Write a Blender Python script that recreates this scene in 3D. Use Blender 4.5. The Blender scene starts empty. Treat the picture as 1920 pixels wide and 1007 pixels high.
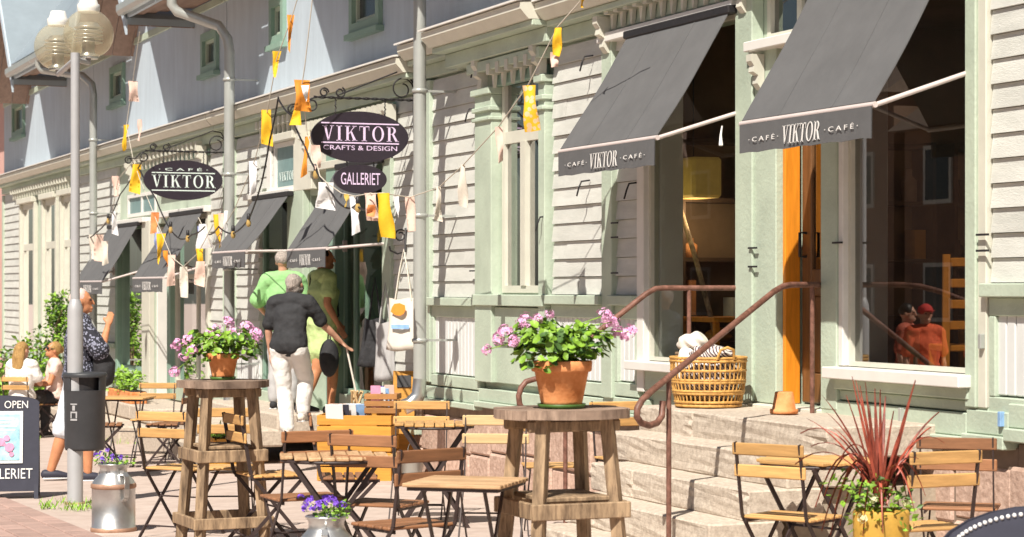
import bpy, bmesh, math, random
from mathutils import Vector, Matrix, Euler
R = math.radians
rnd = random.Random(7)
sc = bpy.context.scene
COL = sc.collection

# ---------------------------------------------------------------- camera, sky, sun, exposure
EYE, DIST, FOC, TH = 1.6, 6.85, 4150.0, math.atan2(4150.0, 1660.0)
cam_d = bpy.data.cameras.new('camera'); cam = bpy.data.objects.new('camera', cam_d); COL.objects.link(cam)
sc.camera = cam
cam.location = (0, -DIST, EYE)
FWD = Vector((-math.sin(TH), math.cos(TH), 0)); RGT = Vector((math.cos(TH), math.sin(TH), 0))
cam.rotation_euler = (R(90), 0, math.atan2(math.sin(TH), math.cos(TH)))
cam_d.sensor_width = 36; cam_d.lens = FOC / 1920 * 36; cam_d.shift_y = (540 - 503.5) / 1920
cam_d.clip_end = 2000
cam_d.dof.use_dof = True; cam_d.dof.focus_distance = 15.5; cam_d.dof.aperture_fstop = 6.0

SUN_DIR = Vector((-0.69, 0.63, -1.09)).normalized()
w = bpy.data.worlds.new('World'); sc.world = w; w.use_nodes = True
nt = w.node_tree
sky = nt.nodes.new('ShaderNodeTexSky'); sky.sky_type = 'NISHITA'; sky.sun_disc = False
sky.sun_elevation = math.asin(-SUN_DIR.z); sky.sun_rotation = math.atan2(-SUN_DIR.x, -SUN_DIR.y)
sky.dust_density = 1.0; sky.ozone_density = 1.2
bg = nt.nodes['Background']; bg.inputs['Strength'].default_value = 0.04
nt.links.new(sky.outputs[0], bg.inputs[0])
sun_d = bpy.data.lights.new('sun', 'SUN'); sun = bpy.data.objects.new('sun', sun_d); COL.objects.link(sun)
sun_d.energy = 5.0; sun_d.angle = R(0.5); sun_d.color = (1.0, 0.94, 0.84)
sun.rotation_euler = SUN_DIR.to_track_quat('-Z', 'Y').to_euler(); sun.location = (0, -20, 30)
sc.view_settings.view_transform = 'Standard'; sc.view_settings.look = 'None'
sc.view_settings.gamma = 1; sc.view_settings.use_curve_mapping = False
sc.view_settings.exposure = 0.53

# ---------------------------------------------------------------- measuring helpers (photo sight line -> real point at a real depth)
def Pt(px, py, Y=0.0):
    u = (px - 960) / FOC; t = (Y + DIST) / (math.cos(TH) + u * math.sin(TH))
    return Vector((t * (-math.sin(TH) + u * math.cos(TH)), Y, EYE - (py - 540) / FOC * t))
def fx(px, Y=0.0): return Pt(px, 540, Y).x
def GZ(x): return 0.024 * (max(-70, min(-13, x)) + 13)
def Gp(px, py):
    u = (px - 960) / FOC; a = -math.sin(TH) + u * math.cos(TH); b = math.cos(TH) + u * math.sin(TH)
    t = (EYE - 0.312) / ((py - 540) / FOC + 0.024 * a)
    return Vector((t * a, -DIST + t * b, EYE - (py - 540) / FOC * t))
def As(px, py, s):
    t = FOC / s; u = (px - 960) / FOC
    return Vector((t * (-math.sin(TH) + u * math.cos(TH)), -DIST + t * (math.cos(TH) + u * math.sin(TH)), EYE - (py - 540) / s))

# ---------------------------------------------------------------- mesh builder
class MB:
    def __init__(s): s.v = []; s.f = []; s.sm = []
    def add(s, vs, fs, smooth=False):
        o = len(s.v); s.v += [tuple(p) for p in vs]
        for f in fs: s.f.append([i + o for i in f]); s.sm.append(smooth)
        return s
    def box(s, x0, x1, y0, y1, z0, z1):
        return s.add([(x0,y0,z0),(x1,y0,z0),(x1,y1,z0),(x0,y1,z0),(x0,y0,z1),(x1,y0,z1),(x1,y1,z1),(x0,y1,z1)],
                     [(0,3,2,1),(4,5,6,7),(0,1,5,4),(1,2,6,5),(2,3,7,6),(3,0,4,7)])
    def bbox(s, x0, x1, y0, y1, z0, z1, b=0.008):
        bm = bmesh.new(); bmesh.ops.create_cube(bm, size=1)
        for v in bm.verts:
            v.co = Vector(((x0+x1)/2 + v.co.x*(x1-x0), (y0+y1)/2 + v.co.y*(y1-y0), (z0+z1)/2 + v.co.z*(z1-z0)))
        b = min(b, abs(x1-x0)*.4, abs(y1-y0)*.4, abs(z1-z0)*.4)
        bmesh.ops.bevel(bm, geom=bm.edges[:], offset=b, segments=1, affect='EDGES')
        bm.verts.index_update()
        s.add([v.co.copy() for v in bm.verts], [[v.index for v in f.verts] for f in bm.faces]); bm.free(); return s
    def bar(s, p0, p1, w, d, up=(0,0,1)):
        p0, p1 = Vector(p0), Vector(p1); a = (p1-p0).normalized(); u = Vector(up)
        if abs(a.dot(u)) > .99: u = Vector((0,1,0))
        l = a.cross(u).normalized()*w/2; u = l.cross(a).normalized()*d/2
        vs = [p0-l-u, p0+l-u, p0+l+u, p0-l+u, p1-l-u, p1+l-u, p1+l+u, p1-l+u]
        return s.add(vs, [(0,1,2,3),(7,6,5,4),(0,4,5,1),(1,5,6,2),(2,6,7,3),(3,7,4,0)])
    def tube(s, pts, r, n=8, smooth=True):
        pts = [Vector(p) for p in pts]; rs = r if isinstance(r, (list, tuple)) else [r]*len(pts)
        rings = []; prev = None
        for i, p in enumerate(pts):
            a = (pts[min(i+1, len(pts)-1)] - pts[max(i-1, 0)]).normalized()
            if prev is None:
                u = Vector((0,0,1)) if abs(a.z) < .9 else Vector((1,0,0))
                l = a.cross(u).normalized()
            else:
                l = (prev - a*prev.dot(a)).normalized()
            prev = l; m = a.cross(l)
            rings.append([p + (l*math.cos(k*2*math.pi/n) + m*math.sin(k*2*math.pi/n))*rs[i] for k in range(n)])
        vs = [q for rg in rings for q in rg]; fs = []
        for i in range(len(pts)-1):
            for k in range(n): fs.append((i*n+k, i*n+(k+1)%n, (i+1)*n+(k+1)%n, (i+1)*n+k))
        s.add(vs, fs, smooth)
        return s.add(rings[0], [list(range(n))[::-1]]).add(rings[-1], [list(range(n))])
    def lathe(s, prof, n=20, c=(0,0,0), smooth=True):
        vs = []; fs = []
        for r, z in prof:
            for k in range(n):
                a = k*2*math.pi/n; vs.append((c[0]+r*math.cos(a), c[1]+r*math.sin(a), c[2]+z))
        for i in range(len(prof)-1):
            for k in range(n): fs.append((i*n+k, i*n+(k+1)%n, (i+1)*n+(k+1)%n, (i+1)*n+k))
        s.add(vs, fs, smooth)
        if prof[0][0] > 0: s.add(vs[:n], [list(range(n))[::-1]])
        if prof[-1][0] > 0: s.add(vs[-n:], [list(range(n))])
        return s
    def prism(s, poly, o, a, b, t):
        """2-D polygon placed at o with axes a, b, extruded by vector t"""
        o, a, b, t = Vector(o), Vector(a), Vector(b), Vector(t); n = len(poly)
        lo = [o + a*p[0] + b*p[1] for p in poly]; hi = [p + t for p in lo]
        return s.add(lo+hi, [list(range(n))[::-1], list(range(n, 2*n))] + [(i, (i+1)%n, (i+1)%n+n, i+n) for i in range(n)])
    def ell(s, c, r, nu=14, nv=9, rot=None):
        c = Vector(c); r = (r,)*3 if not isinstance(r, (tuple, list)) else r; vs = []; fs = []
        for j in range(nv+1):
            ph = -math.pi/2 + math.pi*j/nv
            for i in range(nu):
                a = 2*math.pi*i/nu
                p = Vector((r[0]*math.cos(ph)*math.cos(a), r[1]*math.cos(ph)*math.sin(a), r[2]*math.sin(ph)))
                if rot: p = rot @ p
                vs.append(c+p)
        for j in range(nv):
            for i in range(nu): fs.append((j*nu+i, j*nu+(i+1)%nu, (j+1)*nu+(i+1)%nu, (j+1)*nu+i))
        return s.add(vs, fs, True)
    def loft(s, pts, rad, side=(1,0,0), n=14):
        """elliptical rings along pts; rad = list of (ra along side, rb across); rounded ends"""
        pts = [Vector(p) for p in pts]; side = Vector(side)
        a0 = (pts[1]-pts[0]).normalized(); a1 = (pts[-1]-pts[-2]).normalized()
        P = [pts[0]-a0*min(rad[0])*.8, pts[0]-a0*min(rad[0])*.5] + pts + [pts[-1]+a1*min(rad[-1])*.5, pts[-1]+a1*min(rad[-1])*.8]
        Q = [(rad[0][0]*.3, rad[0][1]*.3), (rad[0][0]*.8, rad[0][1]*.8)] + list(rad) + [(rad[-1][0]*.8, rad[-1][1]*.8), (rad[-1][0]*.3, rad[-1][1]*.3)]
        vs = []; fs = []
        for i, p in enumerate(P):
            a = (P[min(i+1, len(P)-1)] - P[max(i-1, 0)]).normalized()
            l = side - a*side.dot(a)
            if l.length < 1e-3: l = Vector((0,1,0)) - a*a.y
            l.normalize(); m = a.cross(l)
            for k in range(n):
                t = 2*math.pi*k/n; vs.append(p + l*math.cos(t)*Q[i][0] + m*math.sin(t)*Q[i][1])
        for i in range(len(P)-1):
            for k in range(n): fs.append((i*n+k, i*n+(k+1)%n, (i+1)*n+(k+1)%n, (i+1)*n+k))
        s.add(vs, fs, True); m_ = len(P)-1
        return s.add(vs[:n], [list(range(n))[::-1]]).add(vs[m_*n:], [list(range(n))])
    def limb(s, p0, r0, p1, r1, n=12): return s.loft([p0, p1], [(r0, r0), (r1, r1)], (1, .13, .07), n)
    def mesh(s, name, off=(0,0,0)):
        me = bpy.data.meshes.new(name); o = Vector(off)
        me.from_pydata([tuple(Vector(p)-o) for p in s.v], [], s.f)
        me.polygons.foreach_set('use_smooth', s.sm); me.update(); return me
    def build(s, name, mat, parent=None, world=True):
        off = wloc(parent) if (parent is not None and world) else Vector((0,0,0))
        return link(name, s.mesh(name, off), mat, parent)

def wloc(o):
    p = Vector((0,0,0))
    while o is not None: p = p + Vector(o.location); o = o.parent
    return p
def link(name, me, mat, parent=None, loc=None):
    ob = bpy.data.objects.new(name, me); COL.objects.link(ob)
    if mat is not None and not me.materials: me.materials.append(mat)
    if parent is not None: ob.parent = parent
    if loc is not None: ob.location = loc
    return ob
def tag(o, label=None, cat=None, group=None, kind=None):
    if label: o['label'] = label
    if cat: o['category'] = cat
    if group: o['group'] = group
    if kind: o['kind'] = kind
    return o
def thing(name, label, cat, loc=(0,0,0), rz=0, group=None):
    o = bpy.data.objects.new(name, None); COL.objects.link(o); o.empty_display_size = .1
    o.location = loc; o.rotation_euler = (0,0,rz)
    return tag(o, label, cat, group)
def kids(o): return [c for c in bpy.data.objects if c.parent == o]
def tree_of(o): return (o, [tree_of(c) for c in kids(o)])
def copy_tree(tr, parent=None):
    o, ch = tr; c = o.copy(); COL.objects.link(c)
    if parent is not None: c.parent = parent
    for t in ch: copy_tree(t, c)
    return c

# ---------------------------------------------------------------- materials
M = {}
def P(name, col, rough=.6, var=.12, scale=6, metal=0, bump=0, spec=.4, stretch=None, per_obj=.0, hue2=None, detail=4, bscale=None, coat=0):
    m = bpy.data.materials.new(name); m.use_nodes = True; t = m.node_tree; n = t.nodes; L = t.links
    b = n['Principled BSDF']; b.inputs['Roughness'].default_value = rough; b.inputs['Metallic'].default_value = metal
    b.inputs['Specular IOR Level'].default_value = spec; b.inputs['Coat Weight'].default_value = coat
    tc = n.new('ShaderNodeTexCoord'); vec = tc.outputs['Object']
    if stretch:
        mp = n.new('ShaderNodeMapping'); mp.inputs['Scale'].default_value = stretch; L.new(vec, mp.inputs[0]); vec = mp.outputs[0]
    if per_obj:
        oi = n.new('ShaderNodeObjectInfo'); ad = n.new('ShaderNodeVectorMath'); ad.operation = 'ADD'
        cx = n.new('ShaderNodeCombineXYZ'); mu = n.new('ShaderNodeMath'); mu.operation = 'MULTIPLY'; mu.inputs[1].default_value = 37
        L.new(oi.outputs['Random'], mu.inputs[0]); L.new(mu.outputs[0], cx.inputs[0]); L.new(mu.outputs[0], cx.inputs[2])
        L.new(vec, ad.inputs[0]); L.new(cx.outputs[0], ad.inputs[1]); vec = ad.outputs[0]
    nz = n.new('ShaderNodeTexNoise'); nz.inputs['Scale'].default_value = scale; nz.inputs['Detail'].default_value = detail; nz.inputs['Roughness'].default_value = .65
    L.new(vec, nz.inputs['Vector'])
    rp = n.new('ShaderNodeValToRGB'); rp.color_ramp.elements[0].position = .3; rp.color_ramp.elements[1].position = .7
    h2 = hue2 or col
    rp.color_ramp.elements[0].color = (*[max(0, c*(1-var)) for c in col], 1)
    rp.color_ramp.elements[1].color = (*[min(1, c*(1+var)) for c in h2], 1)
    L.new(nz.outputs[0], rp.inputs[0]); out = rp.outputs[0]
    if per_obj:
        hs = n.new('ShaderNodeHueSaturation'); mr = n.new('ShaderNodeMapRange')
        mr.inputs[3].default_value = 1-per_obj; mr.inputs[4].default_value = 1+per_obj
        L.new(oi.outputs['Random'], mr.inputs[0]); L.new(mr.outputs[0], hs.inputs['Value']); L.new(out, hs.inputs['Color']); out = hs.outputs[0]
    L.new(out, b.inputs['Base Color'])
    if bump:
        bp = n.new('ShaderNodeBump'); bp.inputs['Strength'].default_value = bump; bp.inputs['Distance'].default_value = .02
        n2 = nz
        if bscale:
            n2 = n.new('ShaderNodeTexNoise'); n2.inputs['Scale'].default_value = bscale; n2.inputs['Detail'].default_value = 6; L.new(vec, n2.inputs['Vector'])
        L.new(n2.outputs[0], bp.inputs['Height']); L.new(bp.outputs[0], b.inputs['Normal'])
    M[name] = m; return m
P('siding', (.565,.57,.525), .55, .10, 1.8, per_obj=.06, hue2=(.60,.60,.56), bump=.25, bscale=40, stretch=(1,1,5))
P('bead', (.64,.65,.64), .5, .04, 4, per_obj=.04)
P('green', (.45,.522,.42), .5, .13, 2.2, bump=.2, bscale=40)
P('green_dark', (.24,.36,.29), .5, .08, 3)
P('white', (.72,.70,.66), .5, .05, 5)
P('cream', (.60,.585,.50), .5, .06, 5, per_obj=.06)
P('upper', (.47,.545,.61), .6, .09, 1.6, bump=.3, bscale=14, stretch=(3,1,.6))
P('soffit', (.30,.205,.16), .75, .18, 3, per_obj=.12, stretch=(1,6,6))
P('roof', (.34,.40,.44), .4, .08, 2, metal=.3)
P('gutter', (.45,.465,.44), .35, .06, 4, metal=.35)
P('granite', (.46,.30,.23), .8, .22, 22, per_obj=.14, hue2=(.50,.36,.29), bump=.5, bscale=30)
P('sill_stone', (.23,.17,.13), .85, .2, 6, bump=.4)
P('step', (.46,.375,.30), .9, .20, 34, per_obj=.07, hue2=(.54,.47,.39), bump=.25, bscale=110, detail=8)
P('step_dark', (.36,.30,.23), .9, .2, 12, bump=.5, per_obj=.1)
P('pave', (.48,.37,.315), .9, .12, 5, hue2=(.50,.41,.36), bump=.2, bscale=80, detail=8)
P('pave_red', (.40,.27,.23), .9, .12, 6, per_obj=.12, bump=.3, bscale=50)
P('soil', (.05,.035,.025), .95, .3, 30)
P('awning', (.115,.115,.118), .85, .10, 3.5, bump=.2, bscale=7)
P('awn_bar', (.60,.52,.50), .4, .05, 10)
P('letter', (.78,.76,.74), .6, .02, 10)
P('letter_mint', (.70,.80,.76), .6, .02, 10)
P('letter_lilac', (.74,.58,.80), .6, .02, 10)
P('sign_black', (.030,.022,.032), .45, .1, 20)
P('iron', (.022,.02,.022), .5, .2, 30)
P('steel', (.045,.03,.028), .5, .25, 20)
P('rust', (.14,.062,.04), .5, .3, 25, hue2=(.20,.095,.07))
P('slat', (.53,.30,.11), .5, .2, 5, per_obj=.2, stretch=(1,9,9), hue2=(.56,.32,.12))
P('slat_brown', (.27,.125,.06), .5, .25, 5, per_obj=.2, stretch=(1,9,9))
P('slat_pale', (.60,.42,.22), .5, .15, 5, per_obj=.15, stretch=(1,9,9))
P('table_wood', (.44,.26,.13), .6, .2, 5, per_obj=.15, stretch=(1,8,8), hue2=(.52,.34,.19))
P('old_wood', (.16,.10,.06), .75, .45, 5, per_obj=.15, stretch=(6,6,1), hue2=(.31,.215,.13), bump=.4)
P('old_top', (.19,.125,.09), .8, .4, 4, per_obj=.18, stretch=(1,7,1), hue2=(.28,.20,.15), bump=.4)
P('terra', (.60,.175,.035), .8, .22, 6, hue2=(.70,.31,.13), bump=.15, bscale=60)
P('orange_wood', (.72,.25,.02), .4, .15, 4, stretch=(9,9,1))
P('door_brown', (.16,.075,.03), .4, .3, 4, stretch=(9,9,1))
P('dark_wood', (.075,.042,.025), .6, .3, 5)
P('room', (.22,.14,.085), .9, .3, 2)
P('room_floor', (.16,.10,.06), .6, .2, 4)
P('crate', (.55,.26,.04), .6, .15, 5, per_obj=.12, stretch=(1,8,8))
P('crate_brown', (.36,.17,.055), .6, .2, 5, per_obj=.12, stretch=(1,8,8))
P('post', (.42,.42,.43), .5, .05, 6, metal=.2)
P('bin', (.045,.047,.052), .5, .12, 8)
P('chrome', (.62,.62,.60), .3, .1, 9, metal=.9)
P('can', (.56,.56,.55), .36, .18, 5, metal=.85, bump=.12)
P('can_rust', (.42,.25,.17), .6, .25, 12, metal=.3)
P('yellow', (.80,.46,.02), .7, .08, 20)
P('ochre_pot', (.52,.30,.05), .7, .25, 8)
P('orange', (.75,.27,.03), .7, .1, 20)
P('flag_pale', (.64,.58,.50), .8, .08, 20)
P('flag_pink', (.70,.50,.42), .8, .1, 20)
P('flag_white', (.76,.75,.76), .8, .05, 20)
P('flag_blue', (.28,.34,.62), .8, .1, 20)
P('cord_pale', (.55,.50,.42), .8, .05, 20)
P('bulb', (.45,.30,.10), .1, .05, 9, spec=.8)
P('skin', (.56,.30,.20), .5, .14, 12)
P('skin_tan', (.55,.24,.12), .5, .16, 12)
P('hair_grey', (.42,.36,.32), .7, .4, 30, bump=1.0, bscale=45, stretch=(3,3,.6))
P('hair_bald', (.72,.56,.50), .6, .12, 40)
P('hair_black', (.02,.016,.014), .5, .2, 40)
P('hair_blonde', (.44,.26,.09), .6, .5, 18, stretch=(6,6,.6), bump=1.0)
P('cloth_black', (.03,.03,.033), .85, .25, 12, bump=1.0, bscale=11)
P('cloth_white', (.80,.78,.75), .85, .04, 8, bump=1.0, bscale=11)
P('cloth_green', (.27,.52,.21), .85, .1, 8, bump=1.0, bscale=11)
P('cloth_lime', (.50,.63,.27), .85, .1, 8, bump=1.0, bscale=11)
P('cloth_pink', (.74,.55,.48), .85, .1, 10, bump=1.0, bscale=11)
P('cap_red', (.62,.06,.05), .8, .1, 10)
P('cloth_coral_dark', (.50,.12,.07), .8, .25, 10)
P('cloth_coral', (.85,.15,.06), .85, .1, 10, bump=1.0, bscale=11)
P('shorts', (.66,.70,.76), .85, .08, 10, bump=1.0, bscale=11)
P('bag_white', (.70,.64,.56), .85, .06, 8)
P('bag_grey', (.42,.41,.41), .85, .1, 8)
P('leaf', (.115,.24,.022), .5, .4, 9, hue2=(.19,.33,.03))
P('leaf_light', (.24,.42,.05), .5, .35, 9)
P('leaf_dark', (.06,.13,.025), .5, .4, 9)
P('leaf_red', (.17,.028,.018), .4, .4, 12, hue2=(.34,.075,.045), per_obj=.4, stretch=(3,3,1))
P('petal_pink', (.76,.32,.58), .6, .2, 40, hue2=(.86,.50,.72))
P('petal_violet', (.20,.08,.58), .6, .3, 40)
P('petal_white', (.75,.74,.45), .6, .1, 40)
P('wicker', (.46,.235,.06), .6, .3, 30, hue2=(.60,.34,.10))
P('board_navy', (.035,.036,.055), .6, .12, 10)
P('paper', (.76,.76,.76), .7, .04, 10)
P('poster_blue', (.22,.50,.66), .6, .3, 9, hue2=(.40,.60,.62))
P('print_pink', (.72,.30,.46), .6, .2, 20)
P('print_blue', (.25,.42,.68), .6, .2, 20)
P('print_green', (.25,.45,.35), .6, .2, 20)
P('pink_house', (.60,.36,.31), .7, .06, 3)
P('shade_yellow', (.56,.38,.09), .8, .1, 10)
m_ = P('shade_lit', (.60,.40,.10), .8, .1, 20) or M['shade_lit']; m_.node_tree.nodes['Principled BSDF'].inputs['Emission Color'].default_value = (.8,.5,.12,1); m_.node_tree.nodes['Principled BSDF'].inputs['Emission Strength'].default_value = .07  # slight emission added so the lampshades show in the dark cafe
P('brown_house', (.22,.135,.09), .8, .12, 2)
P('dark_pane', (.04,.045,.05), .15, .1, 3, spec=.6)
P('curtain', (.70,.68,.62), .9, .06, 3, stretch=(25,25,.5))
P('poster_teal', (.17,.27,.27), .4, .12, 9)
def glass(name, tint=(1,1,1), gloss=(1,1,1), ior=1.5, rough=.0, boost=1.0):
    m = bpy.data.materials.new(name); m.use_nodes = True; t = m.node_tree; n = t.nodes; L = t.links; n.clear()
    o = n.new('ShaderNodeOutputMaterial'); mx = n.new('ShaderNodeMixShader'); tr = n.new('ShaderNodeBsdfTransparent'); gl = n.new('ShaderNodeBsdfGlossy')
    fr = n.new('ShaderNodeFresnel'); fr.inputs[0].default_value = ior; mu = n.new('ShaderNodeMath'); mu.operation = 'MULTIPLY'; mu.inputs[1].default_value = boost
    mu.use_clamp = True
    tr.inputs[0].default_value = (*tint, 1); gl.inputs[0].default_value = (*gloss, 1); gl.inputs['Roughness'].default_value = rough
    L.new(fr.outputs[0], mu.inputs[0]); ge = n.new('ShaderNodeNewGeometry'); iv = n.new('ShaderNodeMath'); iv.operation = 'SUBTRACT'; iv.inputs[0].default_value = 1; L.new(ge.outputs['Backfacing'], iv.inputs[1])
    m2 = n.new('ShaderNodeMath'); m2.operation = 'MULTIPLY'; L.new(mu.outputs[0], m2.inputs[0]); L.new(iv.outputs[0], m2.inputs[1])
    L.new(m2.outputs[0], mx.inputs[0]); L.new(tr.outputs[0], mx.inputs[1]); L.new(gl.outputs[0], mx.inputs[2]); L.new(mx.outputs[0], o.inputs[0])
    M[name] = m
glass('glass', (.70,.70,.69), boost=2.6)
glass('shop_glass', (.80,.82,.80), boost=.55)
def globe_mat():
    glass('globe', (.96,.94,.86), ior=1.4, boost=.6); t = M['globe'].node_tree; n = t.nodes; L = t.links
    o = [q for q in n if q.type == 'OUTPUT_MATERIAL'][0]; src = o.inputs[0].links[0].from_socket
    mx = n.new('ShaderNodeMixShader'); df = n.new('ShaderNodeBsdfTranslucent'); d2 = n.new('ShaderNodeBsdfDiffuse'); ad = n.new('ShaderNodeMixShader')
    for q in (df, d2): q.inputs[0].default_value = (.80,.73,.56,1)
    ad.inputs[0].default_value = .5; L.new(df.outputs[0], ad.inputs[1]); L.new(d2.outputs[0], ad.inputs[2])
    mx.inputs[0].default_value = .28; L.new(src, mx.inputs[1]); L.new(ad.outputs[0], mx.inputs[2]); L.new(mx.outputs[0], o.inputs[0])
globe_mat()
def check_mat(name, c1, c2, sc_):
    m = bpy.data.materials.new(name); m.use_nodes = True; t = m.node_tree; n = t.nodes
    b = n['Principled BSDF']; b.inputs['Roughness'].default_value = .85
    vo = n.new('ShaderNodeTexVoronoi'); vo.inputs['Scale'].default_value = sc_; tc = n.new('ShaderNodeTexCoord'); t.links.new(tc.outputs['Object'], vo.inputs['Vector'])
    rp = n.new('ShaderNodeValToRGB'); rp.color_ramp.interpolation = 'CONSTANT'; rp.color_ramp.elements[0].color = (*c1, 1); rp.color_ramp.elements[1].color = (*c2, 1); rp.color_ramp.elements[1].position = .42
    t.links.new(vo.outputs['Distance'], rp.inputs[0]); t.links.new(rp.outputs[0], b.inputs['Base Color']); M[name] = m
check_mat('floral', (.26,.27,.36), (.022,.023,.034), 46)
check_mat('yellow_print', (.74,.50,.28), (.80,.46,.02), 22)
def stripe_mat(name, c1, c2, sc_, dirn='X'):
    m = bpy.data.materials.new(name); m.use_nodes = True; t = m.node_tree; n = t.nodes
    b = n['Principled BSDF']; b.inputs['Roughness'].default_value = .9
    wv = n.new('ShaderNodeTexWave'); wv.bands_direction = dirn; wv.inputs['Scale'].default_value = sc_; wv.inputs['Distortion'].default_value = 2.5
    tc = n.new('ShaderNodeTexCoord'); t.links.new(tc.outputs['Object'], wv.inputs['Vector'])
    rp = n.new('ShaderNodeValToRGB'); rp.color_ramp.interpolation = 'CONSTANT'; rp.color_ramp.elements[0].color = (*c1, 1); rp.color_ramp.elements[1].color = (*c2, 1); rp.color_ramp.elements[1].position = .5
    t.links.new(wv.outputs[0], rp.inputs[0]); t.links.new(rp.outputs[0], b.inputs['Base Color']); M[name] = m
stripe_mat('stripe_cloth', (.70,.64,.60), (.10,.07,.08), 22, 'DIAGONAL')

# ---------------------------------------------------------------- lettering (flat print built as thin raised shapes)
def oval(cx, cy, rx, ry, n=28, a0=0, a1=2*math.pi):
    return [(cx+rx*math.cos(a0+(a1-a0)*i/n), cy+ry*math.sin(a0+(a1-a0)*i/n)) for i in range(n+1)]
def ring_quads(out, inn): return [[out[i], out[i+1], inn[i+1], inn[i]] for i in range(len(out)-1)]
def bx2(x0, x1, y0, y1): return [(x0,y0),(x1,y0),(x1,y1),(x0,y1)]
SERIF = {
 'V': (.78, [[(.10,1),(.27,1),(.48,.0),(.38,.0)], [(.66,1),(.71,1),(.46,.0),(.40,.0)], bx2(0,.36,.96,1.0), bx2(.54,.80,.96,1.0)]),
 'I': (.40, [bx2(.12,.28,0,1), bx2(0,.40,.96,1.003), bx2(0,.40,-.003,.04)]),
 'K': (.80, [bx2(.10,.26,0,1), bx2(0,.36,.96,1.003), bx2(0,.36,-.003,.04), [(.255,.42),(.255,.48),(.66,1),(.72,1)], [(.38,.58),(.44,.70),(.80,0),(.60,0)], bx2(.52,.82,.96,1.003), bx2(.50,.86,-.003,.04)]),
 'T': (.72, [bx2(.28,.44,0,1), bx2(.02,.70,.95,1.003), [(.02,.95),(.05,.95),(.03,.70),(.02,.70)], [(.67,.95),(.70,.95),(.70,.70),(.69,.70)], bx2(.18,.54,-.003,.04)]),
 'O': (.82, ring_quads(oval(.41,.5,.41,.52), oval(.41,.5,.26,.48))),
 'R': (.80, [bx2(.10,.26,0,1), bx2(0,.30,.96,1.003), bx2(0,.36,-.003,.04)] + ring_quads(oval(.32,.745,.32,.258,14,-math.pi/2,math.pi/2), oval(.32,.745,.17,.215,14,-math.pi/2,math.pi/2)) + [bx2(.26,.33,.96,1.003), bx2(.26,.33,.487,.53), [(.36,.50),(.50,.52),(.80,0),(.62,0)], bx2(.66,.86,-.003,.04)]),
}
def serif_polys(txt, gap=.14):
    x = 0; out = []
    for ch in txt:
        wd, ps = SERIF[ch]; out += [[(p[0]+x, p[1]) for p in q] for q in ps]; x += wd+gap
    return out, x-gap
def sans_polys(txt):
    cu = bpy.data.curves.new('txt', 'FONT'); cu.body = txt; cu.resolution_u = 3
    ob = bpy.data.objects.new('txt', cu); COL.objects.link(ob); bpy.context.view_layer.update()
    me = bpy.data.meshes.new_from_object(ob.evaluated_get(bpy.context.evaluated_depsgraph_get()))
    vs = [v.co.copy() for v in me.vertices]; ps = [[(vs[i].x, vs[i].y) for i in p.vertices] for p in me.polygons]
    bpy.data.objects.remove(ob); bpy.data.curves.remove(cu); bpy.data.meshes.remove(me)
    x0 = min(p[0] for q in ps for p in q); y0 = min(p[1] for q in ps for p in q); y1 = max(p[1] for q in ps for p in q); x1 = max(p[0] for q in ps for p in q)
    return [[((p[0]-x0)/(y1-y0), (p[1]-y0)/(y1-y0)) for p in q] for q in ps], (x1-x0)/(y1-y0)
def write(mb, polys, width, o, a, b, w_, h_, n_, th=.002, slant=0):
    """place glyph polygons centred at o; a/b unit axes, w_/h_ total size, n_ outward unit normal"""
    o, a, b, n_ = Vector(o), Vector(a), Vector(b), Vector(n_)
    for q in polys:
        pts = [((p[0]/width-.5)*w_ + slant*(p[1]-.5)*h_, (p[1]-.5)*h_) for p in q]
        ar = sum(pts[i][0]*pts[(i+1) % len(pts)][1] - pts[(i+1) % len(pts)][0]*pts[i][1] for i in range(len(pts)))
        flip = (a.cross(b)).dot(n_) < 0
        if (ar < 0) != flip: pts = pts[::-1]
        mb.prism(pts, o, a, b, n_*th)

# ================================================================ SETTING
g = MB(); xs = [-400, -70, -45, -30, -20, -13, -5, 20, 300]; ys = [-300, -40, -12, -4, 3, 12, 300]
for i, x in enumerate(xs):
    for y in ys: g.add([(x, y, GZ(x))], [])
n_ = len(ys)
g.f = [[i*n_+j, (i+1)*n_+j, (i+1)*n_+j+1, i*n_+j+1] for i in range(len(xs)-1) for j in range(n_-1)]; g.sm = [False]*len(g.f)
tag(g.build('pavement', M['pave']), kind='structure')
# strip of reddish setts along the outer edge of the pavement
strip = thing('sett_strip', None, None); tag(strip, kind='structure')
pm = None
for i in range(44):
    for j in range(4):
        x = -26 + i*.335 + (j % 2)*.16; y = -4.55 + j*.17
        if pm is None: pm = MB().bbox(-.16,.16,-.078,.078,-.05,.012,.006).mesh('sett')
        o = link('sett', pm, M['pave_red'], strip, (x, y, GZ(x))); o.rotation_euler = (0, -math.atan(.024), 0)

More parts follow.
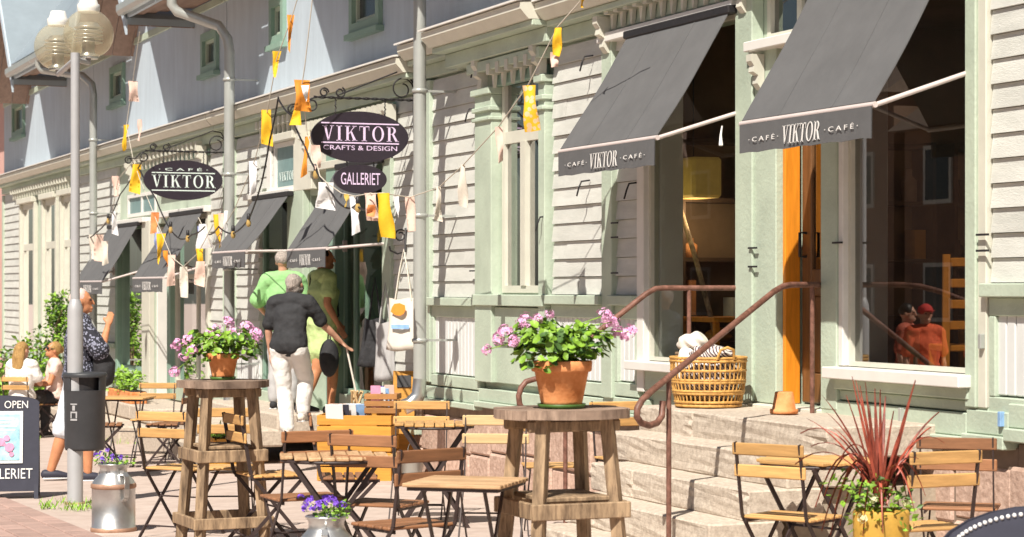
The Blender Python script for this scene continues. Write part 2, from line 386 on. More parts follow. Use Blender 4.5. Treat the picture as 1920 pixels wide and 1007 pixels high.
# ================================================================ FACADE HELPERS
def wall_core(parent, x0, x1, z0, z1, holes, y0=.03, y1=.25, mat='green', name='wall'):
    xs = sorted({x0, x1, *[h[0] for h in holes], *[h[1] for h in holes]}); zs = sorted({z0, z1, *[h[2] for h in holes], *[h[3] for h in holes]})
    xs = [x for x in xs if x0 <= x <= x1]; zs = [z for z in zs if z0 <= z <= z1]
    mb = MB()
    for a, b in zip(xs, xs[1:]):
        run = None
        for c, d in zip(zs, zs[1:]):
            hole = any(h[0]-1e-6 <= a and b <= h[1]+1e-6 and h[2]-1e-6 <= c and d <= h[3]+1e-6 for h in holes)
            if hole:
                if run: mb.box(a, b, y0, y1, run[0], run[1]); run = None
            else: run = (run[0], d) if run else (c, d)
        if run: mb.box(a, b, y0, y1, run[0], run[1])
    return mb.build(name, M[mat], parent)
def siding(parent, x0, x1, z0, z1, ex=.137, mat='siding'):
    W = wloc(parent); L = x1-x0
    me = MB().add([(0,-.024,0),(L,-.024,0),(L,.03,0),(0,.03,0),(0,-.006,ex-.004),(L,-.006,ex-.004),(L,.03,ex-.004),(0,.03,ex-.004)],
                  [(0,3,2,1),(4,5,6,7),(0,1,5,4),(1,2,6,5),(2,3,7,6),(3,0,4,7)]).mesh('siding_board')
    k0 = math.ceil((z0-1e-4)/ex); z = z0
    n = max(1, int(round((z1-z0)/ex))); e2 = (z1-z0)/n
    for i in range(n):
        cut = [0, 1] if L < 1.0 or i % 2 else [0, rnd.uniform(.25, .75), 1]
        for a, b in zip(cut, cut[1:]):
            o = link('siding_board', me, M[mat], parent, (x0+a*L+(.002 if a else 0)-W.x, -W.y + rnd.uniform(-.003, .003), z0+i*e2-W.z)); o.scale = (b-a-(.004 if b < 1 else 0), 1, e2/ex)
            o.rotation_euler = (0, rnd.uniform(-.0012, .0012), 0)
def beadboard(parent, x0, x1, z0, z1, pitch=.085):
    W = wloc(parent); n = max(1, int(round((x1-x0)/pitch))); p = (x1-x0)/n
    me = MB().bbox(.004, p-.004, -.012, .028, 0, z1-z0, .006).mesh('panel_board')
    for i in range(n): link('panel_board', me, M['bead'], parent, (x0+i*p-W.x, -W.y+rnd.uniform(-.001,.001), z0-W.z))
def trim(parent, name, x0, x1, z0, z1, y0=-.045, y1=.03, mat='green', b=.006):
    return MB().bbox(x0, x1, y0, y1, z0, z1, b).build(name, M[mat], parent)
def window(parent, x0, x1, z0, z1, yg=.05, fw=.05, mat='white', vs=(), hs=(), pane='glass', sill=None, bar=.03):
    f = MB(); d0, d1 = yg-.035, yg+.03
    f.box(x0, x0+fw, d0, d1, z0, z1).box(x1-fw, x1, d0, d1, z0, z1)
    f.box(x0+fw, x1-fw, d0, d1, z0, z0+fw).box(x0+fw, x1-fw, d0, d1, z1-fw, z1)
    X = [x0+fw] + sorted(vs) + [x1-fw]; Z = [z0+fw] + sorted(hs) + [z1-fw]
    for h in hs: f.box(x0+fw, x1-fw, d0+.004, d1-.004, h-bar, h+bar)
    for k in range(len(Z)-1):
        za = Z[k] + (bar if k else 0); zb = Z[k+1] - (bar if k < len(Z)-2 else 0)
        for v in vs: f.box(v-bar, v+bar, d0+.008, d1-.008, za, zb)
    o = f.build('window', M[mat], parent)
    for i in range(len(X)-1):
        for k in range(len(Z)-1):
            MB().box(X[i]+(bar if i else 0), X[i+1]-(bar if i < len(X)-2 else 0), yg-.004, yg+.004, Z[k]+(bar if k else 0), Z[k+1]-(bar if k < len(Z)-2 else 0)).build('pane', M[pane], o)
    if sill:
        MB().bbox(x0-sill, x1+sill, -.13, .012, z0-.065, z0-.002, .008).build('sill', M['white'], o)
        MB().bbox(x0-sill+.03, x1+sill-.03, -.075, .012, z0-.12, z0-.067, .008).build('sill_moulding', M['green'], o)
    return o
CORB = [(0,0),(0,.30),(-.13,.30),(-.13,.24),(-.10,.20),(-.11,.15),(-.06,.12),(-.07,.05),(-.03,.0)]
corb_me = MB().prism([(-p[0], p[1]) for p in CORB], (-.045,0,0), (0,-1,0), (0,0,1), (.09,0,0)).mesh('corbel')
dent_me = MB().box(-.035,.035,-.10,.0,.06,.15).prism([(-.03,.06),(-.012,-.02),(0,-.05),(.012,-.02),(.03,.06)], (0,-.05,0), (1,0,0), (0,0,1), (0,.03,0)).mesh('dentil')
def corbel(parent, x, z, s=1.0, mat='cream'):
    W = wloc(parent); o = link('corbel', corb_me, M[mat], parent, (x-W.x, -.045-W.y, z-W.z)); o.scale = (s, s, s)
def dentils(parent, x0, x1, z, pitch=.15, mat='cream', y=-.03):
    W = wloc(parent); n = max(1, int(round((x1-x0)/pitch)))
    for i in range(n+1): link('dentil', dent_me, M[mat], parent, (x0+(x1-x0)*i/n-W.x, y-W.y, z-W.z))
def cornice(parent, x0, x1, z, fwd=0.0):
    """z = top of the ledge"""
    trim(parent, 'frieze_board', x0, x1, z-.36, z-.24, -.05-fwd)
    trim(parent, 'cornice_soffit', x0, x1, z-.238, z-.19, -.17-fwd)
    MB().prism([(.03,0),(-.20-fwd,0),(-.27-fwd,.075),(-.27-fwd,.13),(.03,.16)], (x0,0,z-.188), (0,1,0), (0,0,1), (x1-x0,0,0)).build('cornice', M['cream'], parent)
    MB().prism([(.03,.0),(-.30-fwd,-.028),(-.30-fwd,-.012),(.03,.018)], (x0-.01,0,z-.022), (0,1,0), (0,0,1), (x1-x0+.02,0,0)).build('flashing', M['white'], parent)
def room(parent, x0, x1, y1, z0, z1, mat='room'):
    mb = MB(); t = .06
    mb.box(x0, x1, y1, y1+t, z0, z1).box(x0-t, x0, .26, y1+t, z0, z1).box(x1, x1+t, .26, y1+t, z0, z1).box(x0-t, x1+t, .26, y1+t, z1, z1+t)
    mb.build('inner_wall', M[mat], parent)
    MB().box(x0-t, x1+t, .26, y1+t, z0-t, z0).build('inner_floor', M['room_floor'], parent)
ZE, OV = 5.1, .85       # eaves height and overhang
def upper(parent, x0, x1, peak=None, hw=1.75, pk=6.97, wins=()):
    hole = [(a, b, c, d) for a, b, c, d in wins]
    wall_core(parent, x0, x1, 3.7, 5.2, hole, -.002, .25, 'upper', 'upper_wall')
    trim(parent, 'storey_board', x0, x1, 5.12, 5.22, -.028, -.003)
    for a, b, c, d in wins:
        window(parent, a, b, c, d, .03, .04, 'green', (), (), 'dark_pane')
        f = MB().box(a-.1, a, -.05, -.003, c-.1, d+.1).box(b, b+.1, -.05, -.003, c-.1, d+.1).box(a, b, -.05, -.003, d, d+.1).box(a-.1-.04, b+.14, -.09, -.003, c-.16, c-.101)
        f.box(a, b, -.05, -.003, c-.1, c); f.build('window_surround', M['green_dark'], parent)
    xa, xb = x0, x1
    def eave(a, b):
        if b-a < .05: return
        for i in range(5):
            y = -OV + .02 + i*.166
            MB().box(a, b, y, y+.158, ZE+.02+i*.028, ZE+.045+i*.028).build('soffit_board', M['soffit'], parent)
        MB().box(a, b, -OV-.03, -OV+.015, ZE-.02, ZE+.16).build('fascia', M['upper'], parent)
        MB().prism([(-.13,.10),(-.13,.02),(-.10,-.03),(-.04,-.03),(0,.02),(0,.10),(-.015,.10),(-.015,.03),(-.05,-.01),(-.10,-.01),(-.115,.03),(-.115,.10)], (a,-OV-.035,ZE+.03), (0,1,0), (0,0,1), (b-a,0,0)).build('gutter', M['gutter'], parent)
        MB().prism([(0,.16),(4.6,6.2),(4.6,6.3),(-.05,.19)], (a,-OV-.02,ZE+.02), (0,1,0), (0,0,1), (b-a,0,0)).build('roof', M['roof'], parent)
    if peak is None: eave(xa, xb)
    else:
        eave(xa, peak-hw-.06); eave(peak+hw+.06, xb)
        MB().prism([(-hw,5.201),(hw,5.201),(hw-.1,5.24),(0,pk-.05),(-hw+.1,5.24)], (peak,-.004,0), (1,0,0), (0,0,1), (0,.2,0)).build('gable_wall', M['upper'], parent)
        k = (pk-ZE)/hw; q = math.hypot(hw, pk-ZE)
        for sg in (-1, 1):
            for i in range(4):
                y = -OV + i*.27
                MB().prism([(sg*(hw+.12),ZE-.12*k),(0,pk),(0,pk+.03),(sg*(hw+.12),ZE-.12*k+.03)], (peak,y,0), (1,0,0), (0,0,1), (0,.262,0)).build('soffit_board', M['soffit'], parent)
            MB().prism([(sg*(hw+.14),ZE-.14*k+.032),(0,pk+.032),(0,pk+.12),(sg*(hw+.14),ZE-.14*k+.12)], (peak,-OV-.03,0), (1,0,0), (0,0,1), (0,4.5,0)).build('roof', M['roof'], parent)
            MB().prism([(sg*(hw+.14),ZE-.14*k-.10),(0,pk-.06),(0,pk+.14),(sg*(hw+.14),ZE-.14*k+.10)], (peak,-OV-.06,0), (1,0,0), (0,0,1), (0,.028,0)).build('barge_board', M['upper'], parent)
def zat(px, py, Y=0): return Pt(px, py, Y).z
def plinth(parent, x0, x1, ztop_fn, bw=.62):
    x = x0
    while x < x1-.05:
        L = min(x1-x, bw*rnd.uniform(.75, 1.35)); zt = ztop_fn(x+L/2)-.10; zb = GZ(x)-.1
        h = zt-zb; c = zb + h*rnd.uniform(.5, .62)
        for (a, b) in ((zb, c-.006), (c+.006, zt)):
            MB().bbox(x+.006, x+L-.006, -.02+rnd.uniform(-.02,.015), .2, a, b, .018).build('granite_block', M['granite'], parent)
        x += L
    MB().box(x0, x1, .0, .18, GZ(x0)-.1, ztop_fn(x0)-.10).build('mortar', M['sill_stone'], parent)
    n = 6
    for i in range(n):
        a = x0+(x1-x0)*i/n; b = x0+(x1-x0)*(i+1)/n; zt = ztop_fn((a+b)/2)
        MB().bbox(a+.002, b-.002, .0, .25, zt-.105, zt+.02, .006).build('sill_beam', M['sill_stone'], parent)

# ================================================================ CAFE BUILDING (right)
cafe = thing('cafe_house', 'pale green timber shop house with two large display windows and stone steps to its door', 'house', (-13, 0, 0))
xA0, xA1 = -19.3, -6.0
X = lambda px: fx(px)
zbA = lambda x: .53 + (x+19.25)*(.21/9.2)
W1 = (X(1218), X(1393), 1.08, 3.42); W2 = (X(1592), X(1826), 1.13, 3.5); DR = (X(1467), X(1551), .86, 3.08)
TR = (X(1432), X(1551), 3.2, 3.75); BY = (X(938), X(1023), 1.56, 3.42)
wall_core(cafe, xA0, xA1, .6, 3.86, [W1, W2, DR, TR, BY])
plinth(cafe, xA0, X(1300), zbA); plinth(cafe, X(1560), xA1, zbA)
# base boards and mouldings (follow the street's fall in short lengths)
for a, b in ((xA0, X(905)), (X(1035), X(1141)), (X(1141), W1[0]-.0), (X(905), X(1035))):
    z = zbA((a+b)/2)
    trim(cafe, 'base_moulding', a, b, z-.0, z+.05, -.085); trim(cafe, 'base_board', a, b, z+.052, z+.16, -.04)
for a, b in ((X(1551), X(1826)), (X(1826), X(1905)), (X(1905), xA1)):
    z = zbA((a+b)/2)
    trim(cafe, 'base_moulding', a, b, z-.0, z+.07, -.085); trim(cafe, 'base_board', a, b, z+.072, z+.20, -.05)
trim(cafe, 'corner_board', xA0-.02, X(815), .74, 3.5, -.05)
def dado(x0, x1, zc):
    zz = zbA((x0+x1)/2)+.17
    beadboard(cafe, x0+.05, x1-.05, zz+.11, zc-.09)
    trim(cafe, 'panel_frame', x0, x1, zz, zz+.10, -.035); trim(cafe, 'panel_frame', x0, x1, zc-.10, zc-.0, -.035)
    trim(cafe, 'panel_frame', x0, x0+.06, zz+.101, zc-.101, -.036); trim(cafe, 'panel_frame', x1-.06, x1, zz+.101, zc-.101, -.036)
    trim(cafe, 'dado_rail', x0-.01, x1+.01, zc+.001, zc+.075, -.095)
dado(X(815), X(905), 1.44); siding(cafe, X(815), X(905), 1.52, 3.5)
dado(X(1040), X(1141), 1.47); siding(cafe, X(1040), X(1141), 1.55, 3.5)
dado(X(1160), X(1205), 1.47); siding(cafe, X(1160), X(1205), 1.55, 3.5)
trim(cafe, 'corner_board', X(1141), X(1160), .78, 3.5, -.06)
trim(cafe, 'window_casing', X(1205), X(1218), .85, 3.5, -.05, .03, 'white')
dado(X(1864), X(1990), 1.55); dado(X(1995), xA1, 1.55); siding(cafe, X(1864), X(1990), 1.63, 3.5); siding(cafe, X(1995), xA1, 1.63, 3.5)
trim(cafe, 'corner_board', X(1990), X(1995), .9, 3.5, -.05)
# bay window with its carved head
b0, b1 = X(905), X(1037)
trim(cafe, 'pilaster', b0, X(936), .80, 3.24, -.075); trim(cafe, 'pilaster', X(1025), b1, .80, 3.24, -.075)
for q in (b0, X(1025)):
    wdt = X(936)-b0 if q == b0 else b1-X(1025)
    trim(cafe, 'capital', q-.015, q+wdt+.015, 3.10, 3.14, -.10); trim(cafe, 'capital', q-.015, q+wdt+.015, 3.02, 3.05, -.10); trim(cafe, 'capital', q-.02, q+wdt+.02, 3.24, 3.30, -.11)
trim(cafe, 'window_head', b0-.03, b1+.03, 3.43, 3.52, -.14); trim(cafe, 'window_head', X(936), X(1025), 3.30, 3.40, -.05, .03, 'green_dark')
for q in ((b0+X(936))/2, (X(1025)+b1)/2): corbel(cafe, q, 3.26, .95)
dentils(cafe, X(945), X(1016), 3.33, .2, y=-.05)
trim(cafe, 'window_apron', X(936), X(1025), 1.20, 1.44, -.045); trim(cafe, 'window_apron', X(936), X(1025), .80, 1.14, -.03); trim(cafe, 'apron_rail', X(930), X(1028), 1.145, 1.195, -.06)
trim(cafe, 'dado_rail', b0-.01, b1+.01, 1.45, 1.545, -.10)
bw = window(cafe, *BY, .05, .06, 'cream', (), (2.86,), 'glass', None, .05)
for xx in ((BY[0]+BY[1])/2,): MB().box(xx-.05, xx+.05, .0, .09, 1.62, 2.81).build('mullion', M['cream'], bw)
for s, e in ((BY[0]+.07, BY[0]+.36), (BY[1]-.42, BY[1]-.1)):
    mb = MB(); n = 14
    pts = [(s+(e-s)*i/n, .16+.025*math.sin(i*2.1)) for i in range(n+1)]
    mb.prism(pts + [(p[0], p[1]+.006) for p in pts[::-1]], (0,0,1.58), (1,0,0), (0,1,0), (0,0,1.24)); mb.build('curtain', M['curtain'], cafe)
# display windows
for w_ in (W1, W2): trim(cafe, 'window_lining', w_[0]+.001, w_[0]+.02, w_[2], w_[3], .07, .262, 'white')
window(cafe, *W1, .03, .026, 'cream', (), (), 'shop_glass', None)
trim(cafe, 'shop_sill', X(1200), W1[1], 1.01, 1.075, -.13, .02, 'white'); trim(cafe, 'window_apron', W1[0], W1[1], .87, 1.008, -.04)
window(cafe, *W2, .03, .028, 'cream', (), (), 'glass', None)
trim(cafe, 'shop_sill', W2[0]-.09, W2[1]+.06, 1.055, 1.125, -.14, .02, 'white'); trim(cafe, 'sill_moulding', W2[0]-.07, W2[1]+.04, .99, 1.052, -.07)
trim(cafe, 'window_apron', X(1551)+.01, X(1862), zbA(-11)+.205, .985, -.03)
trim(cafe, 'pilaster', W1[1]+.0, X(1425), .86, 3.5, -.06); trim(cafe, 'pilaster', X(1425), X(1465), .86, 3.16, -.04)
trim(cafe, 'pilaster', X(1553), X(1583), .86, 3.6, -.055); trim(cafe, 'window_casing', X(1583.5), W2[0], 1.13, 3.6, -.045, .03, 'white')
trim(cafe, 'pilaster', W2[1], X(1846), .95, 3.6, -.06); trim(cafe, 'pilaster', X(1846), X(1862), .95, 3.6, -.045, .03, 'cream')
trim(cafe, 'window_head', X(1141), W1[1]+.02, 3.43, 3.50, -.10, .03, 'white')
dentils(cafe, X(1168), X(1385), 3.56, .16, y=-.04); corbel(cafe, X(1152), 3.35, .9); corbel(cafe, X(1410), 3.40, .8)
trim(cafe, 'transom_sill', TR[0]-.06, TR[1]+.05, 3.13, 3.195, -.12, .03, 'white'); corbel(cafe, TR[0]+.06, 2.88, .75, 'green')
window(cafe, *TR, .06, .045, 'cream', ((TR[0]+TR[1])/2,), (3.5,), 'glass')
# cornice and upper storey
cornice(cafe, xA0, X(868), 3.88); cornice(cafe, X(868), X(1062), 3.89, .12); cornice(cafe, X(1062), xA1, 3.88)
upper(cafe, xA0, xA1, None)
# door: varnished lining, dark panelled leaf
d0, d1, dz0, dz1 = DR
trim(cafe, 'door_lining', d0, d0+.035, dz0, dz1, .0, .112, 'orange_wood')
trim(cafe, 'threshold', d0-.25, d1+.02, .79, .855, -.12, .24, 'cream')
door = MB().bbox(d0+.04, d0+.16, .118, .165, dz0+.01, dz1-.02).bbox(d1-.12, d1-.005, .118, .165, dz0+.01, dz1-.02).bbox(d0+.161, d1-.121, .118, .165, dz0+.01, dz0+.2).bbox(d0+.161, d1-.121, .118, .165, 1.55, 1.72).bbox(d0+.161, d1-.121, .118, .165, dz1-.16, dz1-.02).build('door', M['door_brown'], cafe)
MB().box(d0+.15, d1-.11, .138, .146, 1.72, dz1-.16).build('pane', M['glass'], door)
MB().bbox(d0+.15, d1-.11, .13, .152, dz0+.2, 1.55, .02).build('door_panel', M['door_brown'], door)
MB().tube([(d0+.10,.12,1.80),(d0+.10,.07,1.80),(d0+.10,.07,1.95),(d0+.10,.12,1.95)], .010).build('handle', M['iron'], door)
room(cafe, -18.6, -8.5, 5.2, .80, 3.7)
q = random.Random(41)
for i, (y0, y1) in enumerate(((.55, 1.55), (1.75, 2.75), (2.95, 3.35))):
    sh = thing('shelf_unit', ['dark open shelf of jars and boxes nearest the pane inside the cafe', 'dark open shelf of jars and boxes in the middle of the cafe side wall', 'narrow dark shelf at the deep end of the cafe side wall'][i], 'shelf', (-15.28, (y0+y1)/2, .8))
    for z in (.1, .55, 1.0, 1.45, 1.9): MB().box(-15.29, -14.98, y0, y1, .8+z, .83+z).build('shelf_board', M['dark_wood'], sh)
    for y in (y0, y1): MB().box(-15.29, -14.98, y-.03, y, .8, 2.75).build('side_panel', M['dark_wood'], sh)
    for z in (.1, .55, 1.0, 1.45):
        y = y0+.06
        while y < y1-.14:
            w_ = q.uniform(.05, .13); h_ = q.uniform(.12, .34); mt = M[q.choice(['paper','crate','terra','print_green','print_blue','flag_pale','dark_wood','shade_yellow','soffit'])]
            if q.random() < .5: tag(MB().box(-15.2, -15.05, y, y+w_, .831+z, .831+z+h_).build('box', mt), None)
            else: tag(MB().lathe([(0,0),(w_*.5,0),(w_*.5,h_*.65),(w_*.2,h_*.8),(w_*.2,h_),(0,h_)], 12, (-15.12, y+w_/2, .831+z)).build('jar', mt), None)
            o = bpy.data.objects[-1] if False else [k for k in COL.objects][-1]
            o['label'] = 'small item on an open shelf inside the cafe'; o['category'] = 'shelf item'; o['group'] = 'jars and boxes on the cafe shelves'
            y += w_+q.uniform(.10, .40)
MB().box(-15.35, -15.30, .27, 5.19, .8, 3.69).build('partition', M['room'], cafe)
# hooks for the shutters and little nails on the trim
for px, py in ((1411, 465), (1411, 500), (1570, 455), (1842, 440), (1842, 470), (885, 508), (1152, 418), (1152, 512), (1152, 445)):
    p = Pt(px, py, -.07); MB().bar(p+Vector((-.055,0,0)), p+Vector((.055,0,0)), .012, .012).build('shutter_hinge', M['iron'], cafe)

for px, py in ((1112, 104), (894, 203), (1028, 405), (1196, 342), (1106, 338), (905, 120)):
    p = Pt(px, py, -.03); MB().tube([p, p+Vector((0,-.07,-.01)), p+Vector((.02,-.10,-.06)), p+Vector((-.02,-.10,-.12))], .007, 5).build('shutter_stay', M['iron'], cafe)
for px, py, m_ in ((1877, 786, 'print_blue'), (1690, 778, 'gutter'), (1840, 640, 'gutter')):
    p = Pt(px, py, -.06); MB().bbox(p.x-.014, p.x+.014, -.075, -.045, p.z-.04, p.z+.04, .003).build('wall_tag', M[m_], cafe)

# ================================================================ GALLERY HOUSE (middle)
gal = thing('gallery_house', 'pale green timber house with two awnings, between the two grey downpipes', 'house', (-23, 0, 0))
xB0, xB1 = -26.55, -19.33
zbB = lambda x: .28 + (x+26.5)*.03
G3 = (X(490), X(545), .42, 2.62); GT = (X(514), X(556), zat(535,358), zat(535,266)); GD = (X(578), X(622), .26, 2.6); G4 = (X(641), X(725), .52, 2.82)
wall_core(gal, xB0, xB1, .1, 3.75, [G3, GT, GD, G4])
plinth(gal, xB0, X(470), zbB, .8); plinth(gal, X(640), xB1, zbB, .8)
siding(gal, X(446), X(488), .95, 3.4); trim(gal, 'dado_rail', X(446), X(488), .87, .94, -.08); beadboard(gal, X(446), X(488), .42, .86)
siding(gal, X(490), X(513), 2.75, 3.4)
trim(gal, 'corner_board', xB0, X(446), .35, 3.4, -.045); trim(gal, 'pilaster', X(546), X(576), .3, 2.66, -.05)
trim(gal, 'pilaster', X(558), X(592), 2.66, 3.4, -.05, .03, 'cream')
trim(gal, 'pilaster', X(623), X(640), .3, 3.2, -.07, .03, 'green_dark')
trim(gal, 'pilaster', X(725), X(741), .45, 3.3, -.05, .03, 'green'); siding(gal, X(741), X(779), .62, 3.4)
trim(gal, 'window_head', X(470), X(558), 2.63, 2.70, -.10, .03, 'white'); trim(gal, 'window_head', X(592), X(741), 2.84, 2.92, -.09, .03, 'cream')
trim(gal, 'window_head', X(508), X(562), GT[3]+.005, GT[3]+.09, -.09, .03, 'cream')
trim(gal, 'window_casing', X(506), X(513), 2.7, 3.28, -.04, .03, 'white')
window(gal, *G3, .05, .05, 'green_dark', (), (), 'shop_glass'); window(gal, *GT, .03, .05, 'white', (), (), 'poster_teal')
window(gal, *G4, .05, .05, 'green_dark', ((G4[0]+.35),), (), 'shop_glass')
tw = MB(); ps, wd = serif_polys('VIKTOR'); write(tw, ps, wd, ((GT[0]+GT[1])/2, .02, GT[2]+.17), (1,0,0), (0,0,1), .62, .10, (0,-1,0)); tw.build('lettering', M['letter_mint'], gal)
trim(gal, 'window_apron', G3[0], G3[1], .22, .415, -.03); trim(gal, 'window_apron', G4[0], G4[1], .34, .515, -.03)
trim(gal, 'base_moulding', X(623), xB1, .24, .335, -.085)
trim(gal, 'frieze_panel', X(592), X(745), 2.93, 3.05, -.03, .03, 'cream'); trim(gal, 'frieze_panel', X(592), X(745), 3.30, 3.38, -.04, .03, 'green_dark')
dentils(gal, X(596), X(742), 3.22, .16); dentils(gal, X(500), X(560), 3.36, .2)
corbel(gal, X(748), 3.05, 1.0); corbel(gal, X(586), 3.05, 1.0)
cornice(gal, xB0, xB1, 3.78)
upper(gal, xB0, xB1, -22.5, wins=[(X(668), X(712), zat(690,38), 4.95), (X(516), X(533), zat(525,66), zat(525,12))])
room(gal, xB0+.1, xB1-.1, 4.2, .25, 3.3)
gd = MB().box(GD[0]+.02, GD[0]+.07, .26, 1.05, .27, 2.5).build('door', M['green_dark'], gal)

# ================================================================ CORNER CAFE HOUSE (further left)
caf = thing('shop_house', 'pale green timber house with two small awnings, behind the lamp post', 'house', (-31, 0, 0))
xC0, xC1 = -34.9, -26.58
C5 = (X(226), X(272), .40, 2.52); CD = (X(286), X(319), .10, 2.5); C6 = (X(326), X(392), .32, 2.55); CT = (X(238), X(290), zat(262,405), zat(262,362))
zbC = lambda x: .12 + (x+34.9)*.02
wall_core(caf, xC0, xC1, .0, 3.75, [C5, CD, C6, CT])
siding(caf, X(181), X(222), .78, 3.42); siding(caf, X(397), X(424), .5, 3.42); siding(caf, X(300), X(392), 2.86, 3.3)
trim(caf, 'dado_rail', X(181), X(222), .70, .77, -.08); beadboard(caf, X(181), X(222), .25, .69)
trim(caf, 'corner_board', xC0, X(181), .2, 3.4, -.045); trim(caf, 'corner_board', X(424), xC1, .3, 3.4, -.045)
trim(caf, 'pilaster', X(222), X(226), .25, 2.6, -.05, .03, 'green_dark'); trim(caf, 'pilaster', X(272), X(286), .1, 2.55, -.05, .03, 'cream')
trim(caf, 'pilaster', X(319.5), X(326), .1, 2.55, -.05, .03, 'green_dark'); trim(caf, 'pilaster', X(392), X(397), .25, 2.6, -.05, .03, 'cream')
trim(caf, 'window_head', X(220), X(280), 2.53, 2.60, -.1, .03, 'white'); trim(caf, 'window_head', X(300), X(398), 2.56, 2.64, -.1, .03, 'white')
window(caf, *C5, .05, .06, 'green_dark', (), (), 'glass'); window(caf, *C6, .05, .05, 'cream', (X(366),), (1.75,), 'glass')
window(caf, *CT, .04, .05, 'white', ((CT[0]+CT[1])/2,), (), 'poster_teal')
trim(caf, 'window_apron', C5[0], C5[1], .12, .395, -.03); trim(caf, 'window_apron', C6[0], C6[1], .1, .315, -.03)
trim(caf, 'door_lining', CD[1]-.07, CD[1], .1, 2.48, -.02, .26, 'orange_wood')
MB().bbox(CD[0]+.02, CD[0]+.06, .05, .9, .11, 2.46).build('door', M['white'], caf)
dentils(caf, X(262), X(385), 3.32, .24); trim(caf, 'frieze_panel', X(255), X(395), 3.28, 3.36, -.03, .03, 'green_dark')
corbel(caf, X(256), 3.1); corbel(caf, X(392), 3.1)
cornice(caf, xC0, xC1, 3.78)
upper(caf, xC0, xC1, -30.1, wins=[(X(386), X(408), zat(397,122), zat(397,74)), (X(213), X(233), zat(223,182), zat(223,135))])
room(caf, xC0+.1, xC1-.1, 4.2, .1, 3.3)

# ================================================================ FAR HOUSE with three tall windows
far = thing('timber_house', 'pale green timber house with three tall narrow windows, far left behind the shrubs', 'house', (-40, 0, 0))
xD0, xD1 = fx(8), -34.93
DW = [(X(a), X(b), .50, 3.15) for a, b in ((42, 66), (84, 107), (118, 140))]
wall_core(far, xD0, xD1, -.1, 3.75, DW)
siding(far, xD0+.15, X(38), .35, 3.42); siding(far, X(146), xD1-.1, .35, 3.42)
trim(far, 'corner_board', xD0, xD0+.15, .2, 3.4, -.045); trim(far, 'dado_rail', xD0, xD1, .25, .33, -.08)
for a, b, c, d in DW:
    window(far, a, b, c, d, .04, .1, 'cream', (), (2.35,), 'glass', None, .06)
    trim(far, 'window_head', a-.12, b+.12, d+.005, d+.10, -.10, .03, 'cream'); trim(far, 'window_casing', a-.14, a, .5, d, -.045, .03, 'cream'); trim(far, 'window_casing', b, b+.14, .5, d, -.045, .03, 'cream')
    MB().box(a+.15, b-.15, .18, .19, c+.1, d-.1).build('curtain', M['curtain'], far)
trim(far, 'frieze_panel', X(30), X(138), 3.36, 3.40, -.03, .03, 'green_dark')
dentils(far, X(32), X(136), 3.30, .26)
cornice(far, xD0, xD1, 3.78)
upper(far, xD0, xD1, -39.1, wins=[(X(28), X(46), 4.55, 5.0)])
room(far, xD0+.1, xD1-.1, 3, .0, 3.3)
pink = thing('pink_house', 'pink rendered house at the far left edge of the street', 'house', (-52, 0, 0))
MB().box(-58, xD0-.9, .3, 8, -1.2, 5.6).build('wall', M['pink_house'], pink)
MB().prism([(-.4,5.6),(4.2,9),(8.4,5.6)], (-58.2,0,0), (0,1,0), (0,0,1), (58.2+xD0-.8,0,0)).build('roof', M['roof'], pink)
for q in range(4):
    for zz in (.4, 3.1): window(pink, -57+q*3, -56+q*3, zz, zz+1.5, .26, .08, 'white', (-56.5+q*3,), (zz+1,), 'dark_pane')
# houses on the other side of the street (seen mirrored in the shop panes)
for i, (x0, x1, h) in enumerate(((-62, -47, 6.4), (-46.5, -33, 5.4), (-32.5, -20, 6.8), (-19.5, -6, 5.6), (-5.5, 9, 6.6))):
    hh = thing('brown_house', ['brown boarded house across the street, farthest down the hill', 'low brown boarded house across the street, second down the hill', 'tall brown boarded house across the street, opposite the gallery', 'low brown boarded house across the street, opposite the stone steps', 'brown boarded house across the street, nearest up the hill'][i], 'house', (x0, -22, 0))
    MB().box(x0, x1, -30, -22, -1.5, h).build('wall', M['brown_house'], hh)
    MB().prism([(-30.4,h),(-26,h+3),(-21.6,h)], (x0-.2,0,0), (0,1,0), (0,0,1), (x1-x0+.4,0,0)).build('roof', M['sill_stone'], hh)
    for k in range(int((x1-x0)//3)):
        for zz in (.8, 3.6):
            if zz+1.4 < h:
                wf = MB().box(x0+.9+k*3, x0+2.1+k*3, -22, -21.95, zz, zz+1.4).build('window', M['cream'], hh)
                MB().box(x0+1+k*3, x0+2+k*3, -21.95, -21.94, zz+.1, zz+1.3).build('pane', M['dark_pane'], wf)

# ================================================================ DOWNPIPES
def downpipe(px, label, ztop, eave_px, eave_py, zbot, r=.052, shoe=True):
    x = fx(px, -.36); t = thing('downpipe', label, 'downpipe', (x, -.36, zbot))
    e = Pt(eave_px, eave_py, -OV-.1)
    pts = [e+Vector((0,0,.12)), e, e+Vector((0,.06,-.08)), Vector((x+ (e.x-x)*.25, -.46, ztop+.16)), Vector((x, -.38, ztop)), Vector((x, -.36, ztop-.14))]
    MB().tube(pts, r, 10).build('swan_neck', M['gutter'], t)
    MB().tube([(x,-.36,ztop-.13), (x,-.36,zbot+.1)], r*1.05, 12).build('pipe', M['gutter'], t)
    z = zbot+.5
    while z < ztop-.2:
        MB().lathe([(r*1.12,0),(r*1.3,.005),(r*1.3,.03),(r*1.12,.035)], 12, (x,-.36,z)).bar((x,-.31,z+.018),(x,-.02,z+.018),.02,.02).build('clamp', M['gutter'], t); z += 1.1
    if shoe: MB().tube([(x,-.36,zbot+.18), (x,-.37,zbot+.04), (x-.02,-.43,zbot-.04), (x-.03,-.50,zbot-.07)], [r*1.1,r*1.15,r*1.25,r*1.3], 12).build('shoe', M['chrome'], t)
